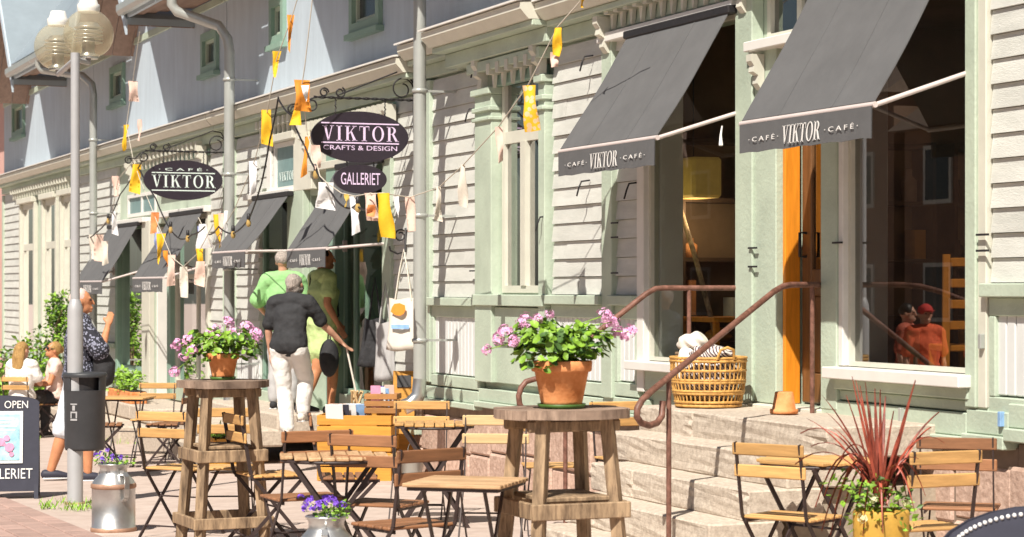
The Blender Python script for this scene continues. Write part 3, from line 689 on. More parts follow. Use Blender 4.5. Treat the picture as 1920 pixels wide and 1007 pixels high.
downpipe(787, 'pale green downpipe between the gallery and the cafe front, with a silver shoe', 5.0, 700, -130, .62, .055)
downpipe(430, 'grey downpipe with a curved neck beside the mint lettered oval sign', zat(430,98), 322, 8, .2, .06)
downpipe(175, 'thin grey downpipe with a curved neck just right of the lamp post', zat(172,180), 72, 122, .0, .055)

# ================================================================ AWNINGS
sp_, sw_ = serif_polys('VIKTOR', .10); cp_, cw_ = sans_polys('· C A F É ·')
def awning(x0, x1, ztop, zpiv, zfr, proj, label, vh=.17):
    t = thing('awning', label, 'awning', ((x0+x1)/2, 0, ztop), 0, 'dark grey shop awnings')
    MB().bbox(x0-.03, x1+.03, -.125, -.05, ztop-.012, ztop+.045, .008).build('head_box', M['iron'], t)
    mb = MB(); n = 8; m_ = 10
    rows = []
    for i in range(n+1):
        f = i/n
        for j in range(m_+1):
            g_ = j/m_; sag = .022*math.sin(math.pi*f) + .009*math.sin(j*2.3+f*5)*f*(1-f)*4
            rows.append((x0+(x1-x0)*g_, -.10-(proj-.10)*f, ztop+.01+(zfr+.02-ztop-.01)*f - sag))
    q = m_+1
    fs = [(i*q+j, (i+1)*q+j, (i+1)*q+j+1, i*q+j+1) for i in range(n) for j in range(m_)]
    mb.add(rows, fs, True); lo = [(a, b+.004, c-.006) for a, b, c in rows]; mb.add(lo, [f[::-1] for f in fs], True)
    for k in range(n):
        for j in (0, m_):
            a, b = k*q+j, (k+1)*q+j; mb.add([rows[a], rows[b], lo[b], lo[a]], [(0,1,2,3)])
    mb.build('canopy', M['awning'], t)
    for g_ in (.34, .67):
        sm = MB(); j = round(g_*m_); c_ = [Vector(rows[i*q+j]) for i in range(n+1)]
        for a, b in zip(c_, c_[1:]): sm.add([a+Vector((-.009,-.001,.003)), a+Vector((.009,-.001,.003)), b+Vector((.009,-.001,.003)), b+Vector((-.009,-.001,.003)), a+Vector((-.009,0,0)), a+Vector((.009,0,0)), b+Vector((.009,0,0)), b+Vector((-.009,0,0))], [(0,1,2,3),(0,4,5,1),(2,6,7,3),(1,5,6,2),(0,3,7,4)])
        sm.build('seam', M['awning'], t)
    MB().tube([(x0-.01,-proj,zfr),(x1+.015,-proj,zfr)], .017, 8).build('front_bar', M['awn_bar'], t)
    for x in (x0+.01, x1):
        MB().tube([(x,-.03,zpiv),(x,-proj+.01,zfr)], .014, 8).build('arm', M['awn_bar'], t)
        MB().bbox(x-.02, x+.02, -.045, -.0, zpiv-.06, zpiv+.06).build('arm_bracket', M['awn_bar'], t)
    nv = 14; vv = []
    for r_ in range(2):
        for i in range(nv+1): vv.append((x0+(x1-x0)*i/nv, -proj-.016+.004*r_*math.sin(i*1.3), zfr-.008-vh*r_+(.004*math.sin(i*2.1) if r_ else 0)))
    vb = [(a, b+.005, c) for a, b, c in vv]; q = nv+1
    va = MB().add(vv, [(i+1, i, q+i, q+i+1) for i in range(nv)]).add(vb, [(i, i+1, q+i+1, q+i) for i in range(nv)]).build('valance', M['awning'], t)
    xc = (x0+x1)/2; L = x1-x0; yy = -proj-.0225; zc = zfr-.012-vh*.52
    tx = MB(); write(tx, sp_, sw_, (xc, yy, zc), (1,0,0), (0,0,1), L*.29, vh*.62, (0,-1,0), .002, .18)
    for sg in (-1, 1): write(tx, cp_, cw_, (xc+sg*L*.295, yy, zc), (1,0,0), (0,0,1), L*.24, vh*.20, (0,-1,0), .002, .1)
    tx.build('lettering', M['letter'], va)
    return t
awning(X(1200), W1[1], 3.42, 2.76, zat(1226,259,-.63), .63, 'large dark grey awning over the display window left of the cafe door')
awning(X(1563), W2[1], 3.50, 2.78, zat(1640,196,-.63), .63, 'large dark grey awning over the display window right of the cafe door, nearest of all')
awning(X(492), X(558), 2.62, zat(543,471), zat(462,471,-.58), .58, 'small dark grey awning left of the gallery door')
awning(X(650), X(728), 2.82, zat(725,457), zat(612,466,-.62), .62, 'small dark grey awning below the small oval hanging sign')
awning(X(216), X(272), 2.50, zat(262,507), zat(193,528,-.60), .60, 'small dark grey awning nearest the lamp post')
awning(X(334), X(394), 2.56, zat(385,497), zat(306,521,-.60), .60, 'small dark grey awning over the cross barred window beneath the bunting')
for px, py, Y in ((1354, 236, -.17),):
    p = Pt(px, py, Y); tag(MB().tube([p, p+Vector((.0,-.01,-.06)), p+Vector((.012,-.015,-.13))], [.005,.008,.016], 6).build('tassel', M['letter'], None), 'pale cord tassel hanging from the arm of the awning left of the door', 'tassel')

# ================================================================ HANGING SIGNS
def scroll(c, r, a0, turns, yv, zv, n=22, shrink=.55):
    return [Vector(c) + Vector((0, yv*math.cos(a0+turns*2*math.pi*i/n), zv*math.sin(a0+turns*2*math.pi*i/n)))*r*(1-shrink*i/n) for i in range(n+1)]
def bracket(px_wall, py_bar, px_end, label):
    w0 = Pt(px_wall, py_bar, -.06); x = w0.x; z = w0.z
    lo_, hi_ = -2.5, -.2
    for _ in range(40):
        y = (lo_+hi_)/2; v = Vector((x, y, z)) - Vector((0,-DIST,EYE)); u = v.dot(RGT)/v.dot(FWD)*FOC+960
        if u < px_end: lo_ = y
        else: hi_ = y
    L = -y
    t = thing('sign_bracket', label, 'bracket', (x, 0, z))
    mb = MB(); n = 40
    for k in (0, 1): mb.tube([(x+.008*math.cos(i*.9+k*math.pi), -.05-(L-.05)*i/n, z+.008*math.sin(i*.9+k*math.pi)) for i in range(n+1)], .007, 5)
    mb.build('twisted_bar', M['iron'], t)
    MB().box(x-.015, x+.015, -.05, -.03, z-.30, z+.34).build('wall_plate', M['iron'], t)
    pts = [(x,-L*.78,z+.02)] + [(x, -L*.78+(L*.58)*f, z+.02+.24*f) for f in (.25,.5,.75,1)] + [(x,-L*.10,z+.24),(x,-.055,z+.16)]
    MB().tube(pts, .008, 6).tube(scroll((x,-.16,z+.10), .11, 0.2, 1.2, 1, 1), .007, 6).build('scroll', M['iron'], t)
    for sc_ in (scroll((x,-L+.10,z+.045), .045, 0, 1.3, 1, 1), scroll((x,-L*.75,z+.05), .05, 2, 1.3, -1, 1), scroll((x,-L-.20,z-.12), .05, 1, 1.2, 1, 1), scroll((x,-L-.02,z-.07), .06, 4, 1.0, 1, 1)): MB().tube(sc_, .008, 6).build('curl', M['iron'], t)
    mb = MB()
    mb.tube([(x,-L+.02,z),(x,-L-.06,z-.03),(x,-L-.12,z-.10),(x,-L-.20,z-.09),(x,-L-.22,z-.13)], .008, 6)
    mb.build('tip', M['iron'], t)
    return x, z, L
def oval_board(mb, x, yc, zc, ry, rz, th=.028):
    pts = [(ry*math.cos(a*2*math.pi/48), rz*math.sin(a*2*math.pi/48)) for a in range(48)]
    return mb.prism(pts, (x-th/2, yc, zc), (0,1,0), (0,0,1), (th,0,0))
def on_plane(x, px, py):
    u = (px-960)/FOC; t = x/(-math.sin(TH)+u*math.cos(TH)); return Vector((x, -DIST+t*(math.cos(TH)+u*math.sin(TH)), EYE-(py-540)/FOC*t)), FOC/t/(1)
def sign(x, px, py, wpx, hpx, label, lines, rules, hang, mat):
    c, s_ = on_plane(x, px, py); l_, _ = on_plane(x, px-wpx/2, py); r_, _ = on_plane(x, px+wpx/2, py)
    ry = (r_.y-l_.y)/2; rz = hpx/2/s_; yc = (l_.y+r_.y)/2; zc = c.z
    t = thing('oval_sign', label, 'hanging sign', (x, yc, zc+rz))
    bd = oval_board(MB(), x, yc, zc, ry, rz).build('board', M['sign_black'], t)
    tx = MB(); xf = x+.0145
    for txt, w_, h_, dz, ser in lines:
        ps, wd = serif_polys(txt, .2) if ser else sans_polys(txt)
        write(tx, ps, wd, (xf, yc, zc+dz*rz), (0,1,0), (0,0,1), w_*ry*2, h_*rz*2, (1,0,0))
    for dz, w_ in rules: tx.box(xf, xf+.002, yc-w_*ry, yc+w_*ry, zc+dz*rz-.006, zc+dz*rz+.006)
    tx.build('lettering', M[mat], bd)
    mb = MB()
    for f in (-.5, .52):
        ztop = zc+rz*math.sqrt(1-f*f)-.015; n = 5
        for i in range(n):
            a = ztop+(hang-ztop)*i/n; b = ztop+(hang-ztop)*(i+1)/n
            mb.tube([(x+(.008 if i % 2 else 0), yc+f*ry+(0 if i % 2 else .008), a), (x, yc+f*ry, (a+b)/2), (x-(.008 if i % 2 else 0), yc+f*ry-(0 if i % 2 else .008), b)], .006, 5)
    mb.build('chain', M['iron'], t)
    return zc-rz
bx1, bz1, bl1 = bracket(773, 188, 588, 'black wrought iron bracket with scrolls holding the lilac lettered oval sign')
zb1 = sign(bx1, 674, 257, 182, 96, 'large black oval hanging sign with lilac lettering about crafts and design', [('VIKTOR', .78, .29, .13, True), ('CRAFTS & DESIGN', .76, .09, -.43, False)], [(.52, .80), (-.24, .80)], bz1, 'letter_lilac')
sign(bx1, 675, 336, 99, 54, 'small black oval sign reading as gallery, hung beneath the large oval sign', [('GALLERIET', .74, .42, .02, False)], [], zb1+.01, 'letter_lilac')
bx2_, bz2, bl2 = bracket(421, 286, 272, 'black wrought iron bracket with scrolls holding the mint lettered oval sign')
sign(bx2_, 343, 338, 148, 75, 'black oval hanging sign with mint white cafe lettering, left of the curved downpipe', [('VIKTOR', .80, .31, -.06, True), ('· C A F É ·', .62, .08, .55, False)], [(.36, .80), (-.52, .80)], bz2, 'letter_mint')

# ================================================================ STONE STAIRS AND HANDRAILS
st = thing('stone_stairs', 'worn beige stone steps rising to the cafe door', 'stairs', (-12.2, -.9, 0))
SX0, SX1 = -13.06, -10.62
lev = [(.837, 0.0, -.74), (.68, -.735, -1.0), (.51, -.995, -1.25), (.34, -1.245, -1.5), (.17, -1.495, -1.76)]
for k, (z, yb, yf) in enumerate(lev):
    SXk = [-13.06,-13.0,-12.68,-12.52,-12.42][k]
    cuts = [SXk, SX0+(.95 if k % 2 else 1.25)+rnd.uniform(-.1,.1), SX1+.02*k]
    if k == 0: cuts = [SX0, SX0+.78, SX1]
    if k == 2: cuts = [SXk, SXk+.62, SX1+.05]
    for a, b in zip(cuts, cuts[1:]):
        bm = bmesh.new(); bmesh.ops.create_cube(bm, size=1)
        zb = z-.174 if k < 4 else -.1
        for v in bm.verts: v.co = Vector(((a+b)/2+v.co.x*(b-a-.008), ((yb+.2 if k else 0)+yf)/2+v.co.y*((yb+.2 if k else 0)-yf), (z+zb)/2+v.co.z*(z-zb)))
        if k == 0:
            for v in bm.verts: v.co.y += .0
        bmesh.ops.subdivide_edges(bm, edges=bm.edges[:], cuts=5, use_grid_fill=True)
        for v in bm.verts:
            v.co += Vector((0, rnd.uniform(-.004,.004), rnd.uniform(-.003,.002)))
        bmesh.ops.bevel(bm, geom=[e for e in bm.edges if e.calc_face_angle(0) > 1.2], offset=.010, segments=1, affect='EDGES')
        me = bpy.data.meshes.new('step_block'); W = wloc(st)
        for v in bm.verts: v.co -= W
        bm.to_mesh(me); bm.free()
        link('step_block', me, M['step'], st)
def rock(name, c, r, mat, parent, seed=0):
    bm = bmesh.new(); bmesh.ops.create_icosphere(bm, subdivisions=2, radius=1); q = random.Random(seed)
    for v in bm.verts: v.co = Vector((v.co.x*r[0], v.co.y*r[1], v.co.z*r[2]))*(1+q.uniform(-.16,.12)) + Vector(c) - wloc(parent)
    me = bpy.data.meshes.new(name); bm.to_mesh(me); bm.free(); return link(name, me, M[mat], parent)
MB().box(SX0+.05, SX1-.05, -.95, -.0, -.1, .49).build('rubble_core', M['step_dark'], st)
def rail(x, ybend, ztop, yend, zend, posts, label):
    t = thing('handrail', label, 'handrail', (x, -.5, .84)); r = .0185
    pts = [(x, -.02, ztop), (x, ybend+.08, ztop), (x, ybend+.02, ztop-.004), (x, ybend-.05, ztop-.04)]
    d = (zend-(ztop-.04))/(yend-(ybend-.05)); pts += [(x, yend, zend)]
    cy, cz, rr = yend-.02, zend-.125, .125
    a0 = 2.05
    pts += [(x, cy+.0+rr*math.cos(a0+.15+i*.42)*1.0, cz+rr*math.sin(a0+.15+i*.42)) for i in range(10)]
    MB().tube(pts, r, 10).build('rail', M['rust'], t)
    for y, zb, zt in posts: MB().tube([(x, y, zb), (x, y, zt)], .0145, 10).build('post', M['rust'], t)
    MB().lathe([(.0,0),(.05,0),(.05,.012),(.0,.012)], 14).build('wall_flange', M['rust'], t)
    kids(t)[-1].location = (0, .49, ztop-.84); kids(t)[-1].rotation_euler = (R(90), 0, 0)
    return t
def y_on_x(x, px):
    u = (px-960)/FOC; t = x/(-math.sin(TH)+u*math.cos(TH)); return -DIST+t*(math.cos(TH)+u*math.sin(TH)), t
A_, B_ = Vector((-11.95, 0, 0)), Vector((-10.85, -1.65, 0))
def on_line(px, py):
    u = (px-960)/FOC; d = FWD + RGT*u; nn = Vector((-(B_-A_).y, (B_-A_).x, 0)); o = Vector((0,-DIST,0))
    t = (A_-o).dot(nn)/d.dot(nn); p = o + d*t; return Vector((p.x, p.y, EYE-(py-540)/FOC*t))
tR = thing('handrail', 'rusty brown pipe handrail on the right of the stone steps', 'handrail', (-11.4, -.8, .4))
pth = [(1558,536),(1530,534),(1484,534),(1468,537),(1452,546),(1222,733),(1204,750),(1195,766),(1194,781),(1202,793),(1217,798),(1232,793),(1241,780),(1243,752)]
MB().tube([on_line(*p) for p in pth], .0185, 10).build('rail', M['rust'], tR)
a, b = on_line(1523, 536), on_line(1523, 772); MB().tube([a, Vector((a.x, a.y, .83))], .0145, 10).build('post', M['rust'], tR)
a = on_line(1254, 706); MB().tube([a, Vector((a.x, a.y, -.02))], .0145, 10).build('post', M['rust'], tR)
e = on_line(1560, 536); MB().lathe([(0,-.03),(.03,-.03),(.045,0),(.03,.03),(0,.03)], 12, e).build('wall_flange', M['rust'], tR)
XL = -13.02
yb, tb = y_on_x(XL, 1224); ye, te = y_on_x(XL, 1012); ze = EYE-(708-540)/FOC*te
p1, t1 = y_on_x(XL, 1292); p2, t2 = y_on_x(XL, 1060); zp2 = EYE-(672-540)/FOC*t2
rail(XL, yb, 1.60, ye, ze, [(p1, .84, 1.59), (p2, .02, zp2-.02)], 'rusty brown pipe handrail on the left of the stone steps, behind the flower pot')
# steps in front of the gallery door and the far doors
def small_steps(label, x0, x1, rows, name='stone_stairs'):
    t = thing(name, label, 'stairs', ((x0+x1)/2, -.5, rows[-1][0]-.2))
    for z, yf, zb in rows:
        n = max(2, int((x1-x0)/1.1)); 
        for i in range(n):
            a = x0+(x1-x0)*i/n; b = x0+(x1-x0)*(i+1)/n
            MB().bbox(a+.004, b-.004, yf, 0 if z == rows[0][0] else yf+.5, zb, z, .02).build('step_block', M['step'], t)
small_steps('low beige stone steps at the gallery door', X(478), X(628), [(.30, -.62, .10), (.14, -1.05, -.04), (-.02, -1.38, -.34)])
small_steps('long beige stone steps below the two left awnings', X(205), X(392), [(.08, -.75, -.12), (-.13, -1.15, -.6)])

# ================================================================ LAMP POST WITH TWO GLOBES, LITTER BIN
lb = Gp(141, 945); lp = thing('street_lamp', 'grey lamp post with two amber glass globes standing on the pavement', 'street lamp', lb)
sL = 540-0
zt = 3.46
MB().lathe([(.066,0),(.062,.02),(.062,1.52),(.058,1.56),(.045,1.60),(.037,1.62)], 20).build('lower_post', M['post'], lp, False)
MB().lathe([(.037,1.61),(.036,zt-lb.z)], 16).build('upper_post', M['post'], lp, False)
MB().lathe([(.085,-.02),(.085,.015),(.062,.016)], 18).build('foot', M['can_rust'], lp, False)
for px, py, s_ in ((166, 64, 234), (109, 88, 223)):
    c = As(px, py, s_)
    gl = MB().lathe([(.200*math.cos(a), .200*math.sin(a)) for a in [(-80+i*150/16)*math.pi/180 for i in range(17)]], 28, c).build('globe', M['globe'], lp)
    a_ = lb.copy(); a_.z = zt-.05
    MB().tube([a_, c+Vector((0,0,-.23)), c+Vector((0,0,-.17))], .022, 10).build('arm', M['post'], lp)
    MB().lathe([(.075,-.20),(.085,-.17),(.05,-.15),(.05,-.02)], 16, c).build('socket', M['chrome'], lp)
    rf = MB()
    for k in range(5): rf.lathe([(.06,-.06+k*.03),(.115,-.072+k*.03),(.115,-.066+k*.03),(.06,-.052+k*.03)], 20, c)
    rf.lathe([(.0,.10),(.07,.09),(.10,.05),(.105,.045),(.07,.04)], 20, c).build('louvre', M['chrome'], lp)
    MB().lathe([(.085,.175),(.09,.20),(.09,.235),(.075,.245),(.06,.30),(.0,.30)], 18, c).build('cap', M['white'], lp)
bc = As(159, 775, 236); bb = thing('litter_bin', 'dark grey litter bin strapped to the lamp post', 'bin', (bc.x, bc.y, bc.z-.29))
MB().lathe([(.0,0),(.15,0),(.158,.02),(.163,.47),(.165,.475)], 26).build('body', M['bin'], bb, False)
MB().lathe([(.172,.58),(.176,.60),(.165,.615),(.0,.625)], 26).build('lid', M['bin'], bb, False)
ang = math.atan2(-DIST-bc.y, -bc.x)
def arc_strip(mb, r, a0, a1, z0, z1, n=10, th=.006):
    for i in range(n):
        b0, b1 = a0+(a1-a0)*i/n, a0+(a1-a0)*(i+1)/n
        mb.add([(q*math.cos(t), q*math.sin(t), z) for z in (z0, z1) for q in (r, r+th) for t in (b0, b1)], [(2,3,7,6),(0,4,5,1),(0,2,6,4),(1,5,7,3),(0,1,3,2),(4,6,7,5)])
    return mb
arc_strip(MB(), .160, ang+.75, ang+2*math.pi-.75, .475, .58, 30).build('hood_side', M['bin'], bb, False)
MB().lathe([(.12,.45),(.125,.585)], 20).build('liner', M['iron'], bb, False)
em = MB()
for q in [bx2(-.030,.030,-.06,-.045), bx2(-.030,-.018,-.04,.0), bx2(.018,.030,-.04,.0), bx2(-.030,.030,.0,.012), bx2(-.012,.012,.02,.06), bx2(-.03,.03,.065,.075)]:
    a0 = ang-.55
    em.add([( .166*math.cos(a0+p[0]/.165), .166*math.sin(a0+p[0]/.165), .30+p[1]) for p in q], [(0,1,2,3)])
em.build('emblem', M['post'], bb, False)
for z in (.12, .42): MB().tube([(.0,.0,z), ((lb.x-bc.x)*1.0, (lb.y-bc.y)*1.0, z)], .02, 8).build('strap', M['iron'], bb, False)

# ================================================================ BISTRO CHAIRS AND TABLES
def make_chair(mat):
    t = thing('folding_chair', 'x', 'chair')
    for i in range(5): MB().bbox(-.20,.20,-.155+i*.068,-.155+i*.068+.056,.440,.456,.005).build('seat_slat', M[mat], t)
    for z, y in ((.765,-.225),(.655,-.205)): MB().bbox(-.205,.205,y-.012,y+.004,z,z+.062,.005).build('back_slat', M[mat], t)
    for sx in (-1, 1):
        x = sx*.185
        MB().bar((x,-.235,.83),(x,-.17,.46),.008,.022,(0,1,0)).bar((x,-.17,.46),(x,.21,.0),.008,.022,(0,1,0)).build('leg', M['steel'], t)
        x = sx*.170
        MB().bar((x,.17,.43),(x,-.24,.0),.008,.022,(0,1,0)).build('leg', M['steel'], t)
        MB().bar((x,-.165,.432),(x,.19,.432),.008,.018,(0,0,1)).build('seat_rail', M['steel'], t)
    MB().tube([(-.185,.12,.11),(.185,.12,.11)], .006, 6).build('crossbar', M['steel'], t)
    MB().tube([(-.17,-.17,.075),(.17,-.17,.075)], .006, 6).build('crossbar', M['steel'], t)
    MB().tube([(-.185,-.0,.255),(.185,-.0,.255)], .006, 6).build('crossbar', M['steel'], t)
    return t
ct = {m: tree_of(make_chair(m)) for m in ('slat', 'slat_brown', 'slat_pale')}
used = set()
def ground_at(px, s_):
    p = As(px, 540, s_); p.z = GZ(p.x); return p
def chair(px, s_, phi, mat, label):
    p = ground_at(px, s_); tr = ct[mat]
    o = tr[0] if mat not in used else copy_tree(tr)
    used.add(mat)
    o.location = p; o.rotation_euler = (0, 0, R(68.2-phi)); tag(o, label, 'chair', 'folding bistro chairs on the pavement')
chair(1484, 372, 38, 'slat', 'yellow slatted folding chair in front of the steps, left of the red leaved plant')
chair(1722, 388, -24, 'slat', 'yellow slatted folding chair just right of the red leaved plant')
chair(1800, 356, 16, 'slat_brown', 'brown slatted folding chair behind the yellow one, at the right edge')
chair(1180, 272, 160, 'slat', 'yellow slatted folding chair tucked against the left side of the stone steps')
chair(1038, 286, 175, 'slat', 'yellow slatted folding chair seen between the legs of the nearer bar table')
chair(922, 314, 186, 'slat_pale', 'pale slatted folding chair left of the nearer bar table, backrest in full sun')
chair(784, 262, 184, 'slat', 'yellow slatted folding chair by the wall, behind the round table beside the crates')
chair(758, 384, -38, 'slat_brown', 'brown slatted folding chair pulled up to the square table, its seat to the left')
chair(716, 350, 24, 'slat_brown', 'brown slatted folding chair with its back in shade, between the round and square tables')
chair(652, 306, 84, 'slat_brown', 'brown folding chair seen from its side in front of the big yellow crate')
chair(570, 340, -24, 'slat_brown', 'reddish brown folding chair just left of the front round table')
chair(503, 300, 66, 'slat', 'yellow folding chair turned sideways, right of the farther bar table')
chair(424, 284, 176, 'slat', 'folding chair with an orange seat right behind the farther bar table legs')
chair(342, 284, 28, 'slat', 'orange slatted folding chair at the left of the farther bar table')
chair(286, 176, 185, 'slat', 'far orange slatted folding chair with its back to the house, beyond the litter bin')
chair(318, 186, -78, 'slat_brown', 'far brown folding chair facing the table beyond the litter bin')
chair(196, 186, 82, 'slat_brown', 'far brown folding chair half hidden behind the litter bin')
chair(44, 141, 18, 'slat', 'far yellow slatted folding chair carrying the long haired seated woman')
chair(100, 139, -98, 'slat_brown', 'far brown folding chair carrying the seated woman in sunglasses')
def table(px, s_, label, shape='round', size=.6, rot=0, mat='table_wood', h=.71):
    p = ground_at(px, s_); t = thing('folding_table', label, 'table', p, R(rot), 'folding bistro tables on the pavement'); hs = size/2
    n = 8
    for i in range(n):
        y0 = -hs+size*i/n+.003; y1 = -hs+size*(i+1)/n-.003; ym = max(abs(y0), abs(y1))
        w_ = hs if shape == 'square' else math.sqrt(max(hs*hs-((y0+y1)/2)**2, .002))
        MB().bbox(-w_, w_, y0, y1, h-.018, h, .004).build('top_slat', M[mat], t, False)
    f = MB(); q = hs*.92
    if shape == 'square': f.box(-q,q,-q,-q+.012,h-.035,h-.019).box(-q,q,q-.012,q,h-.035,h-.019).box(-q,-q+.012,-q+.012,q-.012,h-.035,h-.019).box(q-.012,q,-q+.012,q-.012,h-.035,h-.019)
    else:
        f.lathe([(hs-.012,h-.035),(hs-.002,h-.035),(hs-.002,h-.019),(hs-.012,h-.019),(hs-.012,h-.035)], 26)
    f.build('top_frame', M['steel'], t, False)
    g_ = hs*.62
    for sx in (-1, 1):
        MB().bar((sx*g_,-hs*.8,h-.03),(sx*g_,hs*.85,0),.010,.024,(0,1,0)).build('leg', M['steel'], t, False)
        MB().bar((sx*(g_-.02),hs*.8,h-.03),(sx*(g_-.02),-hs*.85,0),.010,.024,(0,1,0)).build('leg', M['steel'], t, False)
    MB().tube([(-g_,hs*.6,.10),(g_,hs*.6,.10)], .007, 6).build('crossbar', M['steel'], t, False)
    MB().tube([(-g_,-hs*.6,.10),(g_,-hs*.6,.10)], .007, 6).build('crossbar', M['steel'], t, False)
    MB().tube([(-g_,0,h*.5),(g_,0,h*.5)], .007, 6).build('crossbar', M['steel'], t, False)
table(1530, 360, 'round folding table with an orange top in front of the stone steps', 'round', .58, 20, 'slat')
table(626, 350, 'round folding table with a brown slatted top behind the front milk can', 'round', .58, -15)
table(874, 405, 'square folding table with a pale slatted top in the middle foreground', 'square', .47, 52)
table(815, 274, 'round folding table with a yellow top near the wall, right of the crates', 'round', .55, -20, 'slat')
table(236, 182, 'far folding table with an orange top just right of the litter bin', 'square', .50, 62, 'slat')
table(78, 136, 'far folding table between the two seated women', 'round', .5, 10, 'slat_brown')

# ================================================================ BAR TABLES
def bar_table(px, s_, dia, rot, label):
    p = ground_at(px, s_); t = thing('bar_table', label, 'table', p, R(rot), 'tall rough timber bar tables'); H = 1.04; hs = dia/2
    n = 5
    for i in range(n):
        y0 = -hs+dia*i/n+.003; y1 = -hs+dia*(i+1)/n-.003
        pts = []
        for y in [y0+(y1-y0)*k/5 for k in range(6)]: pts.append((math.sqrt(max(hs*hs-y*y, .004)), y))
        poly = pts + [(-a, b) for a, b in pts[::-1]]
        MB().prism(poly, (0,0,H-.045+rnd.uniform(-.004,.003)), (1,0,0), (0,1,0), (0,0,.043)).build('top_plank', M['old_top'], t, False)
    for sg in (-1, 1):
        MB().bbox(-hs*.72,hs*.72,sg*hs*.45-.02,sg*hs*.45+.02,H-.105,H-.05).build('batten', M['old_wood'], t, False)
    a, b = hs*.50, hs*.74
    L_ = lambda z: a+(b-a)*(1-z/(H-.05))
    for sx in (-1, 1):
        for sy in (-1, 1):
            MB().bar((sx*a,sy*a,H-.05),(sx*b,sy*b,0),.054,.054,(sx,-sy,0)).build('leg', M['old_wood'], t, False)
    for z, hh in ((.575,.075),(.165,.07)):
        q = L_(z)
        for k in range(4):
            m_ = Matrix.Rotation(k*math.pi/2, 3, 'Z'); mb = MB().bbox(-q-.055,q+.055,-q-.052,-q-.028,z-hh/2,z+hh/2,.005)
            if k % 2: mb.v = [(x*.86, y+.0, zz+.002) for x, y, zz in mb.v]
            mb.v = [tuple(m_ @ Vector(v)) for v in mb.v]; mb.build('stretcher', M['old_wood'], t, False)
    q = L_(.63)
    for k in range(4):
        mb = MB().bbox(-q*.9,q*.9,-.055,.055,.615,.638,.005); mb.v = [(x, y-q*.75+k*q*.5, z) for x, y, z in mb.v]; mb.build('shelf_slat', M['old_wood'], t, False)
    return p
pR = bar_table(1053, 400, .64, 90, 'tall rough timber bar table in the foreground, carrying the larger flower pot')
pL = bar_table(418, 300, .575, 92, 'tall rough timber bar table farther left, carrying the smaller flower pot')

# ================================================================ PLANTS
def leaf_fan(mb, c, nrm, r, q):
    nrm = Vector(nrm).normalized(); a = nrm.cross(Vector((q.uniform(-1,1), q.uniform(-1,1), .3))).normalized(); b = nrm.cross(a)
    vs = [Vector(c)]; k = 7
    for i in range(k):
        t = 2*math.pi*i/k; rr = r*(.85+.25*math.cos(2*t)*.4 + q.uniform(-.1,.1))
        vs.append(Vector(c) + a*math.cos(t)*rr + b*math.sin(t)*rr*.9 + nrm*(.22*r+q.uniform(-.1,.12)*r))
    mb.add(vs, [(0, 1+i, 1+(i+1) % k) for i in range(k)], False)
def leaf_blade(mb, c, d, nrm, L, w_):
    d = Vector(d).normalized(); l = d.cross(Vector(nrm)).normalized(); n2 = l.cross(d); c = Vector(c)
    mb.add([c, c+d*L*.45+l*w_+n2*w_*.25, c+d*L, c+d*L*.45-l*w_+n2*w_*.25, c+d*L*.5], [(0,1,4),(1,2,4),(2,3,4),(3,0,4)])
def foliage(parent, c, rad, n, r, mats, seed=0, blade=False, name='foliage', floor=None):
    q = random.Random(seed); mbs = [MB() for _ in mats]
    lumps = [(Vector((q.uniform(-.55,.55)*rad[0], q.uniform(-.55,.55)*rad[1], q.uniform(-.4,.5)*rad[2])), q.uniform(.45,.7)) for _ in range(9)]
    for i in range(n):
        lc, lr = q.choice(lumps)
        while True:
            v = Vector((q.uniform(-1,1), q.uniform(-1,1), q.uniform(-1,1)))
            if .3 < v.length < 1: break
        v = v*(.45+.55*q.random()**.4)/max(.5, v.length)
        p = lc + Vector((v.x*rad[0]*lr, v.y*rad[1]*lr, v.z*rad[2]*lr)); P_ = Vector(c)+p
        if floor is not None and P_.z < floor: continue
        nr = Vector((v.x*.8+q.uniform(-.5,.5), v.y*.8+q.uniform(-.5,.5), .55+q.uniform(-.3,.5)))
        mb = mbs[min(len(mats)-1, int(q.random()**1.3*len(mats)))]
        rr = r*q.uniform(.6,1.25)
        if blade: leaf_blade(mb, P_, (q.uniform(-1,1)+v.x, q.uniform(-1,1)+v.y, q.uniform(-.6,.7)), nr, rr*2.2, rr*.6)
        else: leaf_fan(mb, P_, nr, rr, q)
    for mb, m_ in zip(mbs, mats):
        if mb.v: tag(mb.build(name, M[m_], parent), kind='stuff')
def flower_head(parent, c, r, mat, n=26, seed=0, ps=.30):
    q = random.Random(seed); mb = MB()
    for i in range(n):
        v = Vector((q.gauss(0,1), q.gauss(0,1), q.gauss(.2,.9))).normalized(); p = Vector(c)+v*r*q.uniform(.6,1.05)
        a = v.cross(Vector((q.random(), q.random(), q.random()))).normalized(); b = v.cross(a); s_ = r*ps*q.uniform(.8,1.3)
        for k in range(4):
            t = k*math.pi/2+q.random()*.4; d = a*math.cos(t)+b*math.sin(t); e = v.cross(d)
            mb.add([p, p+d*s_*.6+e*s_*.5+v*s_*.2, p+d*s_*1.1+v*s_*.1, p+d*s_*.6-e*s_*.5+v*s_*.2], [(0,1,2,3)])
    return tag(mb.build('flower_head', M[mat], parent), kind='stuff')
